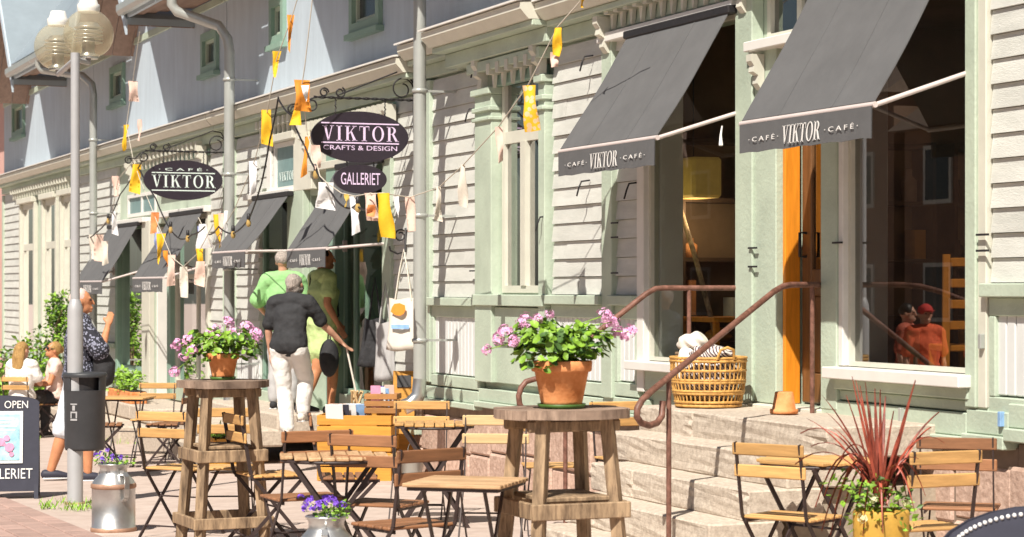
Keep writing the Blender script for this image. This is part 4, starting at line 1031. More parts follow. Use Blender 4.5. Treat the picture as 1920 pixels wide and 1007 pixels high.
def pot(parent, h, rt, mat='terra', rim=True, saucer=True):
    b = rt*.72
    prof = [(.0,.012),(b*.96,.012),(b,.03),(rt*.92,h*.76)] + ([(rt*1.0,h*.77),(rt*1.03,h*.8),(rt*1.05,h*.98),(rt*1.0,h),(rt*.90,h),(rt*.86,h*.9),(0,h*.88)] if rim else [(rt,h),(rt*.9,h),(rt*.86,h*.9),(0,h*.88)])
    MB().lathe(prof, 30).build('pot_body', M[mat], parent, False)
    MB().lathe([(0,h*.885),(rt*.86,h*.885),(rt*.5,h*.91),(0,h*.92)], 18).build('soil', M['soil'], parent, False)
    if saucer: MB().lathe([(0,0),(b*1.08,0),(b*1.16,.018),(b*1.10,.018),(b*1.04,.008),(0,.008)], 28).build('saucer', M['leaf_dark'], parent, False)
def geranium(p, ztop, s_, h, rt, label, heads, rad, n, seed):
    t = thing('geranium_pot', label, 'potted plant', (p.x, p.y, ztop))
    pot(t, h, rt)
    c = Vector((p.x, p.y, ztop+h+rad[2]*.5))
    foliage(t, c, rad, n, .026, ['leaf','leaf','leaf_light','leaf_dark'], seed, False, 'foliage', ztop+h*.68)
    st_ = MB()
    for i, (px, py, r) in enumerate(heads):
        q = random.Random(seed*50+i); k = s_*(1+q.uniform(-.012,.012)); e = As(px, py, k)
        st_.tube([c+Vector((q.uniform(-.05,.05), q.uniform(-.05,.05), -.02)), (c+e)/2+Vector((0,0,.04)), e], [.004,.003,.0025], 5)
        flower_head(t, e, r*1.2, 'petal_pink', 32, seed*70+i)
    st_.build('stems', M['leaf_light'], t)
geranium(pR, pR.z+1.04, 400, .22, .138, 'pink geranium in a terracotta pot on the foreground bar table',
  [(912,656,.022),(936,634,.028),(948,622,.03),(962,640,.026),(984,604,.036),(992,622,.028),(1030,590,.02),(1008,598,.022),(1133,592,.03),(1148,604,.03),(1158,622,.03),(1180,622,.032),(1172,630,.026)], (.23,.23,.125), 560, 3)
geranium(pL, pL.z+1.04, 300, .165, .098, 'smaller pink geranium in a terracotta pot on the farther bar table',
  [(332,646,.034),(352,638,.034),(362,656,.034),(345,668,.028),(326,698,.034),(392,630,.036),(412,638,.034),(428,604,.034),(440,622,.036),(462,616,.04),(480,626,.036),(474,640,.03),(404,618,.03),(450,632,.03)], (.235,.235,.10), 420, 5)
# red cordyline in a tall yellow planter
cp = ground_at(1652, 420); co = thing('cordyline_pot', 'red strap leaved plant in a yellow pot in front of the stone steps', 'potted plant', cp)
pot(co, .61, .12, 'ochre_pot', True, False)
base = Vector((cp.x, cp.y, cp.z+.61)); q = random.Random(11)
def strap(p0, tip, sag, w_):
    p0, tip = Vector(p0), Vector(tip); mb = MB(); n = 9; L = (tip-p0); side = L.cross(Vector((0,0,1)))
    if side.length < .05: side = Vector((.9,.4,0))
    side.normalize(); view = FWD; side = (side*.5 + RGT*.8).normalized(); rows = []
    for i in range(n+1):
        f = i/n; p = p0+L*f; p = p+Vector((0,0,1))*sag*4*f*(1-f); w2 = w_*(.55+.9*f*(1-f)*2)*(1-f**5)+.0008
        rows += [p-side*w2, p+Vector((.0,.004,-.004)), p+side*w2]
    mb.add(rows, [(i*3+k, i*3+k+1, i*3+k+4, i*3+k+3) for i in range(n) for k in (0,1)], True)
    mb.build('leaf', M['leaf_red'], co)
tips = [(1597,705,0),(1612,722,0),(1622,716,.0),(1640,728,0),(1650,730,0),(1716,712,.01),(1604,712,.02),(1660,742,0),(1760,772,.05),(1695,790,.03),(1540,740,.05),(1512,784,.06),(1548,772,.05),(1520,836,.10),(1490,870,.12),(1560,800,.05),(1745,800,.06),
        (1540,995,.22),(1556,1004,.24),(1574,985,.20),(1690,880,.08),(1708,905,.12),(1715,960,.18),(1600,990,.18),(1690,985,.16),(1722,860,.08),(1586,740,.03),(1630,760,.0),(1675,770,.01),(1655,1000,.14),(1617,1005,.16)]
tips += [(1500,812,.13),(1528,950,.22),(1545,930,.2),(1565,955,.2),(1735,930,.16),(1700,940,.2),(1770,830,.12),(1575,860,.14)]
for i, (px, py, sg) in enumerate(tips):
    strap(base+Vector((q.uniform(-.02,.02), q.uniform(-.02,.02), .02 if sg < .1 else .05)), As(px, py, 420*(1+q.uniform(-.02,.02))), sg, .0095 if (i < 12 and sg < .015) else .0058)
foliage(co, base+Vector((0,0,.03)), (.20,.20,.14), 300, .02, ['leaf_light','leaf','leaf_dark'], 21, True, 'underplanting', cp.z+.45)
for i in range(7): flower_head(co, base+Vector((q.uniform(-.16,.16), q.uniform(-.16,.16), q.uniform(-.06,.08))), .02, 'petal_white', 8, i+400, .5)
# milk cans planted with violas
def milk_can(px, s_, label, mat, seed, rz=0):
    p = ground_at(px, s_); t = thing('milk_can', label, 'milk can', p)
    MB().lathe([(.0,0),(.150,0),(.152,.012),(.150,.03),(.146,.032),(.146,.30),(.150,.305),(.150,.318),(.146,.323),(.135,.345),(.098,.385),(.090,.40),(.090,.43),(.104,.45),(.108,.455),(.104,.46),(.092,.46),(.086,.44),(.0,.43)], 32).build('can_body', M['can'], t, False)
    MB().lathe([(.1465,.292),(.153,.297),(.153,.315),(.1475,.326)], 32).build('rim_band', M['can_rust'], t, False)
    MB().lathe([(.150,.0),(.155,.004),(.155,.022),(.150,.03)], 32).build('foot_band', M['can_rust'], t, False)
    for sg in (0, 1):
        a = R(rz)+sg*math.pi
        d = Vector((math.cos(a), math.sin(a), 0)); e = Vector((-math.sin(a), math.cos(a), 0))
        h = [d*.10+Vector((0,0,.40)), d*.165+Vector((0,0,.405)), d*.195+Vector((0,0,.38)), d*.198+Vector((0,0,.30)), d*.185+Vector((0,0,.24)), d*.148+Vector((0,0,.215))]
        mb = MB()
        for a0, b0 in zip(h, h[1:]): mb.bar(a0, b0, .034, .009, d)
        mb.build('handle', M['can'], t, False)
    c = Vector((p.x, p.y, p.z+.475))
    foliage(t, c, (.13,.13,.06), 150, .014, ['leaf_light','leaf','leaf_dark'], seed, True, 'foliage', p.z+.43)
    q = random.Random(seed)
    for i in range(22 if seed > 32 else 9):
        flower_head(t, c+Vector((q.uniform(-.12,.12), q.uniform(-.12,.12), .04+q.uniform(-.03,.035))), .016, mat, 7, seed*9+i, .6)
    return t
milk_can(213, 277, 'old aluminium milk can planted with mixed violas, between lamp post and bar table', 'petal_violet', 31, 15)
milk_can(612, 374, 'old aluminium milk can with purple violas at the bottom edge of the view', 'petal_violet', 33, 160)
# shrubs and climbers by the far house
def shrub(px, Y, z0, z1, r, n, label, seed, mats=('leaf','leaf_light','leaf_dark'), lr=.05):
    x = fx(px, Y); t = thing('shrub', label, 'shrub', (x, Y, GZ(x)))
    q = random.Random(seed); mb = MB()
    for k in range(5): mb.tube([(x+q.uniform(-.05,.05), Y+q.uniform(-.05,.05), GZ(x)), (x+q.uniform(-.5,.5)*r, Y+q.uniform(-.5,.5)*r, (z0+z1)/2), (x+q.uniform(-.8,.8)*r, Y+q.uniform(-.8,.8)*r, z1-.1)], [.02,.014,.005], 6)
    mb.build('stem', M['old_wood'], t)
    foliage(t, (x, Y, (z0+z1)/2), (r*1.5, r*1.5, (z1-z0)*.62), n, lr, list(mats), seed, True, 'foliage', GZ(x))
shrub(106, -.55, zat(106,655,-.55), zat(106,562,-.55), .16, 1500, 'tall narrow green climber in front of the far house, left of the lamp post', 51, lr=.034)
shrub(70, -.8, zat(70,770,-.8), zat(70,628,-.8), .30, 900, 'bushy green shrub behind the two seated women', 52)
shrub(14, -.9, zat(14,790,-.9), zat(14,650,-.9), .34, 800, 'loose green shrub at the far left edge behind the long haired woman', 53)
shrub(104, -.9, zat(104,760,-.9), zat(104,655,-.9), .26, 600, 'low green shrub under the tall climber', 54)
def planter(px, Y, w_, h, label, mat, seed, mats, n, lr, zoff=0, hh=.22):
    x = fx(px, Y); z = GZ(x)+zoff; t = thing('planter', label, 'planter', (x, Y, z))
    if mat == 'terra':
        f = MB().bbox(-w_/2, w_/2, -.11, .11, 0, h, .012).build('trough', M[mat], t, False)
    else:
        nb = 5
        for i in range(nb): MB().bbox(-w_/2+w_*i/nb+.002, -w_/2+w_*(i+1)/nb-.002, -.115, -.095, .02, h-.02, .004).build('board', M[mat], t, False)
        for z_ in (.0, h-.035): MB().bbox(-w_/2-.01, w_/2+.01, -.13, -.116, z_, z_+.035, .004).build('rail', M[mat], t, False)
        MB().box(-w_/2, w_/2, -.094, .11, 0, h-.01).build('box_body', M[mat], t, False)
    MB().box(-w_/2+.015, w_/2-.015, -.09, .10, h, h+.008).build('soil', M['soil'], t, False)
    foliage(t, (x, Y, z+h+hh*.5), (w_*.75, .16, hh), n, lr, mats, seed, True, 'foliage', z+h*.7)
planter(238, -.62, 1.5, .16, 'long terracotta trough of pale green herbs under the left awning window', 'terra', 61, ['leaf_light','leaf','leaf_light'], 500, .035, .47)
planter(416, -1.5, .34, .30, 'small wooden box planter behind the farther bar table', 'crate', 62, ['leaf_light','leaf'], 160, .03, .05, .10)
# weeds at the foot of the lamp post and along the wall
wd = MB(); q = random.Random(5)
spots = [(105,950,.20),(130,958,.16),(150,957,.18),(168,955,.14),(178,948,.12),(90,955,.1),(330,880,.12),(345,884,.10),(200,830,.3),(230,832,.3),(260,830,.3),(60,825,.3),(700,872,.15),(1395,1000,.1)]
for px, py, w_ in spots:
    p = Gp(px, py)
    for k in range(26):
        b = p+Vector((q.uniform(-w_,w_)*.9, q.uniform(-w_,w_)*.6, 0)); b.z = GZ(b.x)
        leaf_blade(wd, b, (q.uniform(-.7,.7), q.uniform(-.7,.7), 1), (q.uniform(-1,1), 1, .2), q.uniform(.03,.10), .008)
tag(wd.build('grass', M['leaf_light'], None), 'sparse grass and weeds in the pavement joints', 'grass', kind='stuff')

# ================================================================ THINGS ON THE STEPS
def on_landing(px, y, z=.84):
    return Vector((fx(px, y), y, z))
bp = on_landing(1328, -.42); bk = thing('wicker_basket', 'round open wicker basket of striped blankets on the top step', 'basket', bp)
mb = MB(); nb = 44
for k in range(nb):
    a = 2*math.pi*k/nb; MB_ = [(.215+.03*f)*1 for f in (0,.5,1)]
    mb.tube([(math.cos(a)*r_, math.sin(a)*r_, .01+.30*f) for r_, f in zip((.205,.235,.24),(0,.5,1))], .006, 5)
tag(mb.build('ribs', M['wicker'], bk, False), kind='stuff')
for z, r_ in ((.012,.208),(.035,.213),(.09,.223),(.105,.226),(.16,.233),(.175,.234),(.235,.238),(.295,.242),(.315,.243)):
    MB().tube([(math.cos(k*.2618)*r_, math.sin(k*.2618)*r_, z+.006*math.sin(k*math.pi)) for k in range(25)], .010, 6).build('hoop', M['wicker'], bk, False)
for sg in (-1, 1):
    MB().tube([(sg*.24, -.06, .31),(sg*.262,-.045,.37),(sg*.265,0,.385),(sg*.262,.045,.37),(sg*.24,.06,.31)], .010, 6).build('handle', M['wicker'], bk, False)
MB().lathe([(0,.005),(.20,.005),(.20,.015),(0,.015)], 20).build('base', M['wicker'], bk, False)
def cloth_lump(name, c, r, mat, label, seed, cat='blanket', amp=.18):
    t = bmesh.new(); bmesh.ops.create_icosphere(t, subdivisions=4, radius=1); q = random.Random(seed)
    ph = [Vector((q.uniform(3,7), q.uniform(3,7), q.uniform(3,8))) for _ in range(3)]
    for v in t.verts:
        n = sum(math.sin(v.co.dot(p)+i) for i, p in enumerate(ph))/3
        v.co = Vector((v.co.x*r[0], v.co.y*r[1], v.co.z*r[2]))*(1+amp*n)
    me = bpy.data.meshes.new(name); t.to_mesh(me); t.free(); me.polygons.foreach_set('use_smooth', [True]*len(me.polygons))
    return tag(link(name, me, M[mat], None, c), label, cat)
cloth_lump('blanket', bp+Vector((.03,.0,.20)), (.19,.19,.17), 'stripe_cloth', 'striped blanket filling the wicker basket', 1, amp=.06)
cloth_lump('blanket', bp+Vector((.08,-.02,.34)), (.15,.13,.06), 'stripe_cloth', 'folded striped blanket lying on top of the basket', 2)
cloth_lump('blanket', bp+Vector((-.14,-.08,.22)), (.07,.09,.16), 'bag_white', 'plain cream blanket on the left inside the basket', 3, amp=.08)
hp = on_landing(1266, -.55); cloth_lump('cushion', hp+Vector((.02,.12,.40)), (.12,.10,.07), 'bag_white', 'crumpled cream cushion on the little stand left of the basket', 6, 'cushion', .22)
so = thing('side_stand', 'slim wooden stand left of the basket on the top step', 'stand', hp+Vector((.02,.12,0)))
for sx in (-1,1):
    for sy in (-1,1): MB().bbox(sx*.07-.012,sx*.07+.012,sy*.07-.012,sy*.07+.012,0,.325,.003).build('leg', M['old_wood'], so, False)
MB().bbox(-.09,.09,-.09,.09,.326,.345,.004).build('top', M['old_wood'], so, False)
ppt = on_landing(1470, -.36); cn = thing('flower_pot', 'small empty terracotta flower pot turned upside down on the top step', 'flower pot', ppt)
MB().lathe([(.0,.002),(.085,.002),(.086,.028),(.072,.030),(.055,.128),(.05,.134),(.0,.134)], 26).build('pot_body', M['terra'], cn, False)

# ================================================================ SANDWICH BOARDS
def a_board(name, p, rz, w_, h, arch, label, content):
    t = thing(name, label, 'sign board', p, R(rz))
    lean = .16
    def poly(hw, z0, z1, ar, n=12):
        return [(-hw,z0),(hw,z0),(hw,z1-ar)] + [(hw*math.cos(a*math.pi/n), z1-ar+ar*math.sin(a*math.pi/n)) for a in range(1, n)] + [(-hw,z1-ar)]
    up = Vector((0, lean/h, 1)).normalized(); nn = Vector((1,0,0)).cross(up)   # front panel faces -Y
    f = MB().prism(poly(w_/2, .07, h, arch), (0,-lean,0), (1,0,0), up, nn*-.018).build('front_panel', M['board_navy'], t, False)
    up2 = Vector((0, -lean/h, 1)).normalized()
    MB().prism(poly(w_/2, .07, h, arch), (0,lean,0), (1,0,0), up2, (0,.018,0)).build('back_panel', M['board_navy'], t, False)
    for sx in (-1, 1):
        MB().bar((sx*(w_/2-.02),-lean+.0,0), (sx*(w_/2-.02),-lean+.03,.12), .035, .022, (0,1,0)).build('foot', M['board_navy'], t, False)
        MB().bar((sx*(w_/2-.02),lean+.02,0), (sx*(w_/2-.02),lean-.0,.12), .035, .022, (0,1,0)).build('foot', M['board_navy'], t, False)
    content(t, f, up, nn, lean)
def left_board(t, f, up, nn, lean):
    o = lambda z: Vector((0,-lean,0))+up*z - Vector((0,.004,0))
    tx = MB(); n_ = Vector((0,-1,0))
    ps, wd_ = sans_polys('OPEN'); write(tx, ps, wd_, o(.785)+Vector((.115,0,0)), (1,0,0), up, .19, .062, n_, .003)
    ps, wd_ = sans_polys('GALLERIET'); write(tx, ps, wd_, o(.215)+Vector((.03,0,0)), (1,0,0), up, .44, .085, n_, .003)
    tag(tx.build('lettering', M['letter'], f, False), kind='stuff')
    fr = MB(); fr.prism(bx2(-.21,.17,.30,.73), (0,-lean-.002,0), (1,0,0), up, n_*.008); pf = fr.build('poster_frame', M['paper'], t, False)
    MB().prism(bx2(-.185,.145,.325,.705), (0,-lean-.011,0), (1,0,0), up, n_*.003).build('poster', M['poster_blue'], pf, False)
    pr = MB()
    for a, b, c, d in ((-.15,.10,.66,.68),(-.15,.06,.63,.645),(-.12,.12,.60,.61),(-.14,.11,.57,.58)): pr.prism(bx2(a,b,c,d), (0,-lean-.015,0), (1,0,0), up, n_*.002)
    tag(pr.build('print', M['paper'], pf, False), kind='stuff')
    pr = MB(); q = random.Random(3)
    for i in range(14):
        x, z, r_ = q.uniform(-.13,.11), q.uniform(.36,.52), q.uniform(.018,.04)
        pr.prism([(x+r_*math.cos(a*.9), z+r_*math.sin(a*.9)) for a in range(7)], (0,-lean-.015-i*.0004,0), (1,0,0), up, n_*.002)
    tag(pr.build('print', M['print_pink'], pf, False), kind='stuff')
pb = Gp(4, 934); a_board('sandwich_board', pb, 78, .60, .86, .06, 'dark navy sandwich board saying open with a blue poster, at the left edge', left_board)
def right_board(t, f, up, nn, lean):
    n_ = Vector((0,-1,0)); bd = MB()
    for k in range(46):
        a = math.pi*(k+.5)/46; x = .40*.93*math.cos(a); z = .85-.20-.05+ .20*.86*math.sin(a)
        c = Vector((x,-lean,0))+up*z + n_*.004; bd.ell(c, .0085, 8, 5)
    tag(bd.build('bead_border', M['paper'], f, False), kind='stuff')
    MB().prism([(.10+.17*math.cos(a*.5236), .68+.07*math.sin(a*.5236)) for a in range(12)], (0,-lean-.005,0), (1,0,0), up, n_*.003).build('painted_shape', M['paper'], f, False)
pr_ = As(1956, 957, 500); pr_.z = GZ(pr_.x); a_board('round_topped_board', pr_+Vector((0,0,0)), 70, .80, .80, .20, 'dark round topped board edged with white beads, bottom right corner', right_board)

# ================================================================ CRATES AND GOODS AT THE GALLERY DOOR
def crate(c, w_, d, h, mat, label, rz=0, nb=3):
    t = thing('wooden_crate', label, 'crate', c, R(rz)); bh = h/nb
    for i in range(nb):
        z0, z1 = i*bh+.006, (i+1)*bh-.006
        MB().bbox(-w_/2,w_/2,-d/2,-d/2+.014,z0,z1,.003).build('board', M[mat], t, False); MB().bbox(-w_/2,w_/2,d/2-.014,d/2,z0,z1,.003).build('board', M[mat], t, False)
        MB().bbox(-w_/2,-w_/2+.014,-d/2+.015,d/2-.015,z0,z1,.003).build('board', M[mat], t, False); MB().bbox(w_/2-.014,w_/2,-d/2+.015,d/2-.015,z0,z1,.003).build('board', M[mat], t, False)
    for sx in (-1,1):
        for sy in (-1,1): MB().box(sx*(w_/2-.026)-.01,sx*(w_/2-.026)+.01,sy*(d/2-.026)-.01,sy*(d/2-.026)+.01,.0,h-.01).build('corner_post', M[mat], t, False)
    MB().box(-w_/2+.015,w_/2-.015,-d/2+.015,d/2-.015,.008,.02).build('bottom', M[mat], t, False)
    return t
def base_at(px, py, s_): return As(px, py, s_)
c1 = ground_at(672, 205); RZ = 62
g1 = c1.z
crate(c1, .68, .46, .40, 'crate', 'large yellow wooden crate standing on the pavement by the gallery door', RZ, 3)
crate(c1+Vector((.0,.0,.405)), .68, .46, .20, 'crate', 'shallow yellow wooden crate of cards stacked on the large crate', RZ, 2)
c2 = As(718, 790, 206); c2.z = c1.z+.61
c2b = crate(c2, .30, .26, .19, 'crate_brown', 'small brown slatted crate of cards set on the stacked crates', RZ, 3)
q = random.Random(9)
def card(c, w_, h, mat, label, rz, tilt=.3):
    t = MB().bbox(-w_/2,w_/2,-.004,.004,0,h,.001).build('card', M[mat], None, False); t.location = c; t.rotation_euler = (tilt, 0, R(rz)); tag(t, label, 'card', 'printed cards in the crates'); return t
zc_ = c1.z+.405+.13
for i, (px, m_, lb_) in enumerate([(628,'paper','white card leaning at the left end of the shallow crate'),(640,'board_navy','dark framed print second from the left in the shallow crate'),(654,'paper','white card with dark print in the middle of the shallow crate'),(668,'print_blue','pale blue card at the right end of the shallow crate'),(683,'paper','white card standing beside the small brown crate'),(635,'flag_pink','pale pink card half hidden behind the leftmost white card'),(661,'paper','plain white card leaning right of the dark printed one'),(676,'board_navy','narrow dark print near the right end of the shallow crate')]):
    p = As(px, 770, 207-i*.3); p.z = zc_; card(p, .16, .17, m_, lb_, 62+q.uniform(-10,10))
for i, (px, m_, lb_) in enumerate([(705,'print_pink','pink card standing in the small brown crate'),(714,'paper','white card standing in the small brown crate'),(722,'print_blue','blue card standing in the small brown crate'),(731,'flag_pink','pale pink card standing at the right of the small brown crate'),(711,'petal_violet','violet card standing low in the small brown crate')]):
    p = As(px, 760, 207-i*.5); p.z = c2.z+.06; card(p, .09, .20-.015*(i % 3), m_, lb_, 62+q.uniform(-12,12), .15)
w0 = As(668, 770, 200); w0.z = c1.z+.62
hb = thing('stick_holder', 'bundle of pale wooden sticks standing behind the cards', 'holder', w0)
for k in range(9):
    MB().bar((q.uniform(-.12,.12), q.uniform(-.03,.03), 0), (q.uniform(-.14,.14), q.uniform(-.04,.04), .17), .014, .014).build('stick', M['slat_pale'], hb, False)
db = As(757, 745, 201); db.z = GZ(db.x)+.0
ds = thing('display_stand', 'leaning yellow wooden display board with a dark label beside the downpipe', 'stand', (db.x, db.y, db.z), R(66))
MB().bar((0,-.10,.02),(0,.06,.98),.20,.016,(0,1,0)).build('front_board', M['crate'], ds, False)
MB().bar((-.105,.16,.02),(-.095,.07,.98),.02,.03,(0,1,0)).build('leg', M['crate_brown'], ds, False); MB().bar((.105,.16,.02),(.095,.07,.98),.02,.03,(0,1,0)).build('leg', M['crate_brown'], ds, False)
MB().bar((0,.018,.83),(0,.045,.94),.13,.008,(0,1,0)).build('label_plate', M['iron'], ds, False)
bk2 = As(772, 845, 206); bk2.z = GZ(bk2.x)
bu = thing('zinc_bucket', 'grey zinc bucket on the pavement below the downpipe shoe', 'bucket', bk2)
MB().lathe([(0,.004),(.085,.004),(.09,.012),(.115,.235),(.122,.24),(.122,.25),(.112,.248),(.088,.02),(0,.018)], 24).build('bucket_body', M['gutter'], bu, False)
MB().tube([(.115*math.cos(R(a)), 0, .235+.10*math.sin(R(a))) for a in range(0,181,15)], .004, 6).build('handle', M['chrome'], bu, False)
# bags hanging by the gallery window
def bag(name, px, py, Y, w_, h, mat, label, strap_py, flare=1.2, cat='bag'):
    p = Pt(px, py, Y); t = thing(name, label, cat, p, R(48)); n = 10; m_ = 9; hw = w_/2; vs = []
    for side in (-1, 1):
        for j in range(m_+1):
            f = j/m_
            for i in range(n+1):
                u = i/n*2-1; wd_ = hw*(1+(flare-1)*f)*(1-.08*math.sin(f*3))
                vs.append((u*wd_, side*(.008+.05*f*(1-u*u)*(1.1-f*.5)) + .012*math.sin(u*5+f*3), -h*f + .01*math.sin(u*4)))
    q_ = n+1; o2 = (m_+1)*q_; mb = MB(); fs = []
    for s_ in (0, 1):
        for j in range(m_):
            for i in range(n):
                a = s_*o2+j*q_+i; fs.append((a, a+1, a+q_+1, a+q_) if s_ == 0 else (a+1, a, a+q_, a+q_+1))
    for i in range(n): a = m_*q_+i; fs.append((a, a+1, a+1+o2, a+o2))
    for j in range(m_):
        for i in (0, n): a = j*q_+i; fs.append((a, a+q_, a+q_+o2, a+o2))
    mb.add(vs, fs, True); b = mb.build('bag_body', M[mat], t, False)
    top = (540-strap_py)/FOC*((Y+DIST)/(math.cos(TH)+(px-960)/FOC*math.sin(TH)))+EYE-p.z
    for sd in (-1, 1): MB().tube([(-hw*.55, sd*.01, -.01), (-hw*.25, sd*.006, top*.6), (0, .0, top), (hw*.25, sd*.006, top*.6), (hw*.55, sd*.01, -.01)], .007, 6).build('strap', M[mat], t, False)
    return t, b, p
t1, b1, p1_ = bag('tote_bag', 757, 560, -.16, .30, .48, 'bag_white', 'cream cloth tote bag with a yellow print hanging by the downpipe', 468, 1.15)
MB().prism([(.07*math.cos(a*.7)*(1+.2*(a%2)), -.10+.06*math.sin(a*.7)) for a in range(9)], (-.03,-.055,0), (1,0,0), (0,0,1), (0,.003,0)).build('print', M['orange'], t1, False)
MB().prism(bx2(-.10,.08,-.28,-.24), (0,-.062,0), (1,0,0), (0,0,1), (0,.003,0)).build('print', M['print_blue'], t1, False)
bag('tote_bag', 703, 598, -.14, .22, .46, 'cloth_black', 'black cloth bag hanging in front of the gallery window', 520, 1.7)
bag('tote_bag', 722, 605, -.10, .20, .56, 'bag_grey', 'grey cloth bag hanging at the right of the black bag', 530, 1.1)
hk = Pt(764, 452, -.01); hook = thing('wall_hook', 'black wrought iron hook with curls on the wall beside the downpipe', 'hook', hk)
MB().tube([(0,0,.12),(0,-.02,.12),(0,-.02,-.10),(0,-.10,-.12),(0,-.17,-.09),(0,-.18,-.05)], .010, 6).build('arm', M['iron'], hook, False)
MB().tube(scroll((0,-.07,.05), .06, 1, 1.2, 1, 1), .008, 6).build('scroll', M['iron'], hook, False)

# ================================================================ BUNTING AND STRING LIGHTS
def cord(name, pts, label, cat, mat, r=.005, sag=.0):
    P3 = [Pt(*p) for p in pts]; t = thing(name, label, cat, P3[0]); out = []
    for a, b in zip(P3, P3[1:]):
        n = 6
        for i in range(n): f = i/n; out.append(a.lerp(b, f) + Vector((0,0,-sag*4*f*(1-f))))
    out.append(P3[-1]); MB().tube(out, r, 5).build('cord', M[mat], t); return t
qf = random.Random(77)
def flag(t, px, py, Y, w_, h, mat, shape, s_=None):
    p = Pt(px, py, Y); k = FOC/((p-Vector((0,-DIST,EYE))).dot(FWD)); W_, H_ = w_/k, h/k
    a = qf.uniform(-.5,.5); ax = (RGT*math.cos(a)+FWD*math.sin(a)).normalized(); nn = ax.cross(Vector((0,0,1))); lean = qf.uniform(-.12,.12)
    n, m_ = 3, 6; vs = []; ph = qf.uniform(0,6)
    for side in (0, 1):
        for j in range(m_+1):
            f = j/m_; ww = W_/2*((1-f*.92) if shape == 't' else (1-.12*math.sin(f*4+ph)) if shape == 'r' else (.5+.55*f))
            for i in range(n+1):
                u = i/n*2-1
                vs.append(p + ax*(u*ww+lean*H_*f) + Vector((0,0,-H_*f*(1+.06*u*math.sin(ph)))) + nn*((.032*math.sin(f*4.5+ph+u*1.2)+.008*math.sin(u*4+ph))*min(1,f*1.6)+.003*side))
    q_ = n+1; o2 = q_*(m_+1); fs = []
    for j in range(m_):
        for i in range(n):
            b = j*q_+i; fs += [(b,b+1,b+q_+1,b+q_), (b+o2+1,b+o2,b+o2+q_,b+o2+q_+1)]
        for i in (0, n): b = j*q_+i; fs.append((b,b+q_,b+q_+o2,b+o2))
    MB().add(vs, fs, True).build('flag', M[mat], t)
t = cord('bunting', [(575,-60,-1.0),(548,30,-1.05),(519,110,-1.1),(502,205,-1.1),(478,300,-1.0),(440,392,-.9),(405,450,-.9)], 'string of yellow and cream flags falling from the roof left of the lilac lettered sign', 'bunting', 'cord_pale')
for f in [(545,28,-1.05,14,68,'orange','t'),(519,96,-1.1,17,50,'yellow','t'),(499,206,-1.1,20,66,'yellow','r'),(474,302,-1.0,14,62,'flag_white','r'),(405,402,-.9,13,62,'yellow','t'),(414,400,-.9,10,60,'flag_pink','t'),(424,395,-.9,8,50,'flag_white','t')]: flag(t, *f)
t = cord('bunting', [(1180,-40,-.6),(1092,-2,-.7),(1046,50,-.75),(990,160,-.8),(936,236,-.75),(868,310,-.65),(822,352,-.6),(768,370,-.7),(716,362,-1.0),(690,365,-1.05)], 'string of flags crossing the wall from the roof to the gallery sign', 'bunting', 'cord_pale')
for f in [(1092,-8,-.7,13,22,'yellow','t'),(1047,52,-.75,15,52,'yellow','r'),(1040,98,-.75,15,28,'flag_pink','r'),(992,160,-.8,26,86,'yellow_print','r'),(935,238,-.75,13,66,'flag_pink','r'),(868,308,-.65,17,80,'flag_pale','w'),(822,350,-.6,16,64,'flag_pale','w'),(768,368,-.7,17,66,'flag_pink','r'),(719,362,-1.0,26,84,'yellow','r'),(742,368,-1.0,11,40,'flag_white','t')]: flag(t, *f)
t = cord('bunting', [(600,330,-1.1),(612,342,-1.1),(640,362,-1.08),(666,368,-1.05),(696,362,-1.02)], 'short string of white and patterned flags below the small oval sign', 'bunting', 'cord_pale')
for f in [(611,342,-1.1,34,50,'flag_white','r'),(664,368,-1.05,16,70,'flag_white','r'),(694,362,-1.02,22,52,'flag_pink','r'),(697,384,-1.03,15,22,'terra','r'),(650,364,-1.08,12,24,'shade_yellow','t')]: flag(t, *f)
t = cord('bunting', [(590,-40,-1.2),(572,120,-1.2),(566,160,-1.2),(576,250,-1.1),(592,300,-1.1),(600,330,-1.1)], 'string of orange flags hanging in front of the gallery cornice', 'bunting', 'cord_pale')
for f in [(566,150,-1.2,32,58,'orange','r'),(572,160,-1.2,16,30,'flag_white','t'),(577,256,-1.1,9,74,'orange','r'),(591,272,-1.1,16,44,'flag_pink','r'),(557,205,-1.2,22,30,'yellow','w')]: flag(t, *f)
t = cord('bunting', [(262,60,-.9),(248,160,-.9),(237,236,-.95),(250,300,-1.0),(262,335,-1.0),(296,420,-1.0),(322,482,-1.0),(344,500,-.95),(372,474,-.9),(400,420,-.9)], 'string of flags looping in front of the two left awnings', 'bunting', 'cord_pale')
for f in [(249,152,-.9,18,38,'flag_pink','r'),(237,234,-.95,13,48,'yellow','t'),(262,224,-.95,9,40,'flag_pink','r'),(257,308,-1.0,18,54,'yellow','r'),(302,438,-1.0,18,56,'yellow','t'),(310,470,-1.0,12,30,'orange','t'),(322,478,-1.0,14,58,'flag_pink','r'),(344,500,-.95,14,58,'flag_pale','r'),(374,466,-.9,15,42,'yellow','t'),(376,490,-.9,18,46,'flag_pink','r'),(291,398,-1.0,14,40,'terra','r'),(295,436,-1.0,10,34,'flag_blue','t')]: flag(t, *f)
t = cord('bunting', [(285,300,-1.0),(252,300,-1.0),(222,335,-.95),(210,400,-.9),(180,440,-.8)], 'string of pale flags above the awning nearest the lamp post', 'bunting', 'cord_pale')
for f in [(216,330,-.95,15,38,'flag_pink','r'),(213,396,-.9,12,44,'flag_white','w'),(186,440,-.8,16,50,'flag_pink','r'),(196,452,-.8,12,44,'flag_pale','r'),(172,440,-.8,12,46,'flag_pale','r')]: flag(t, *f)
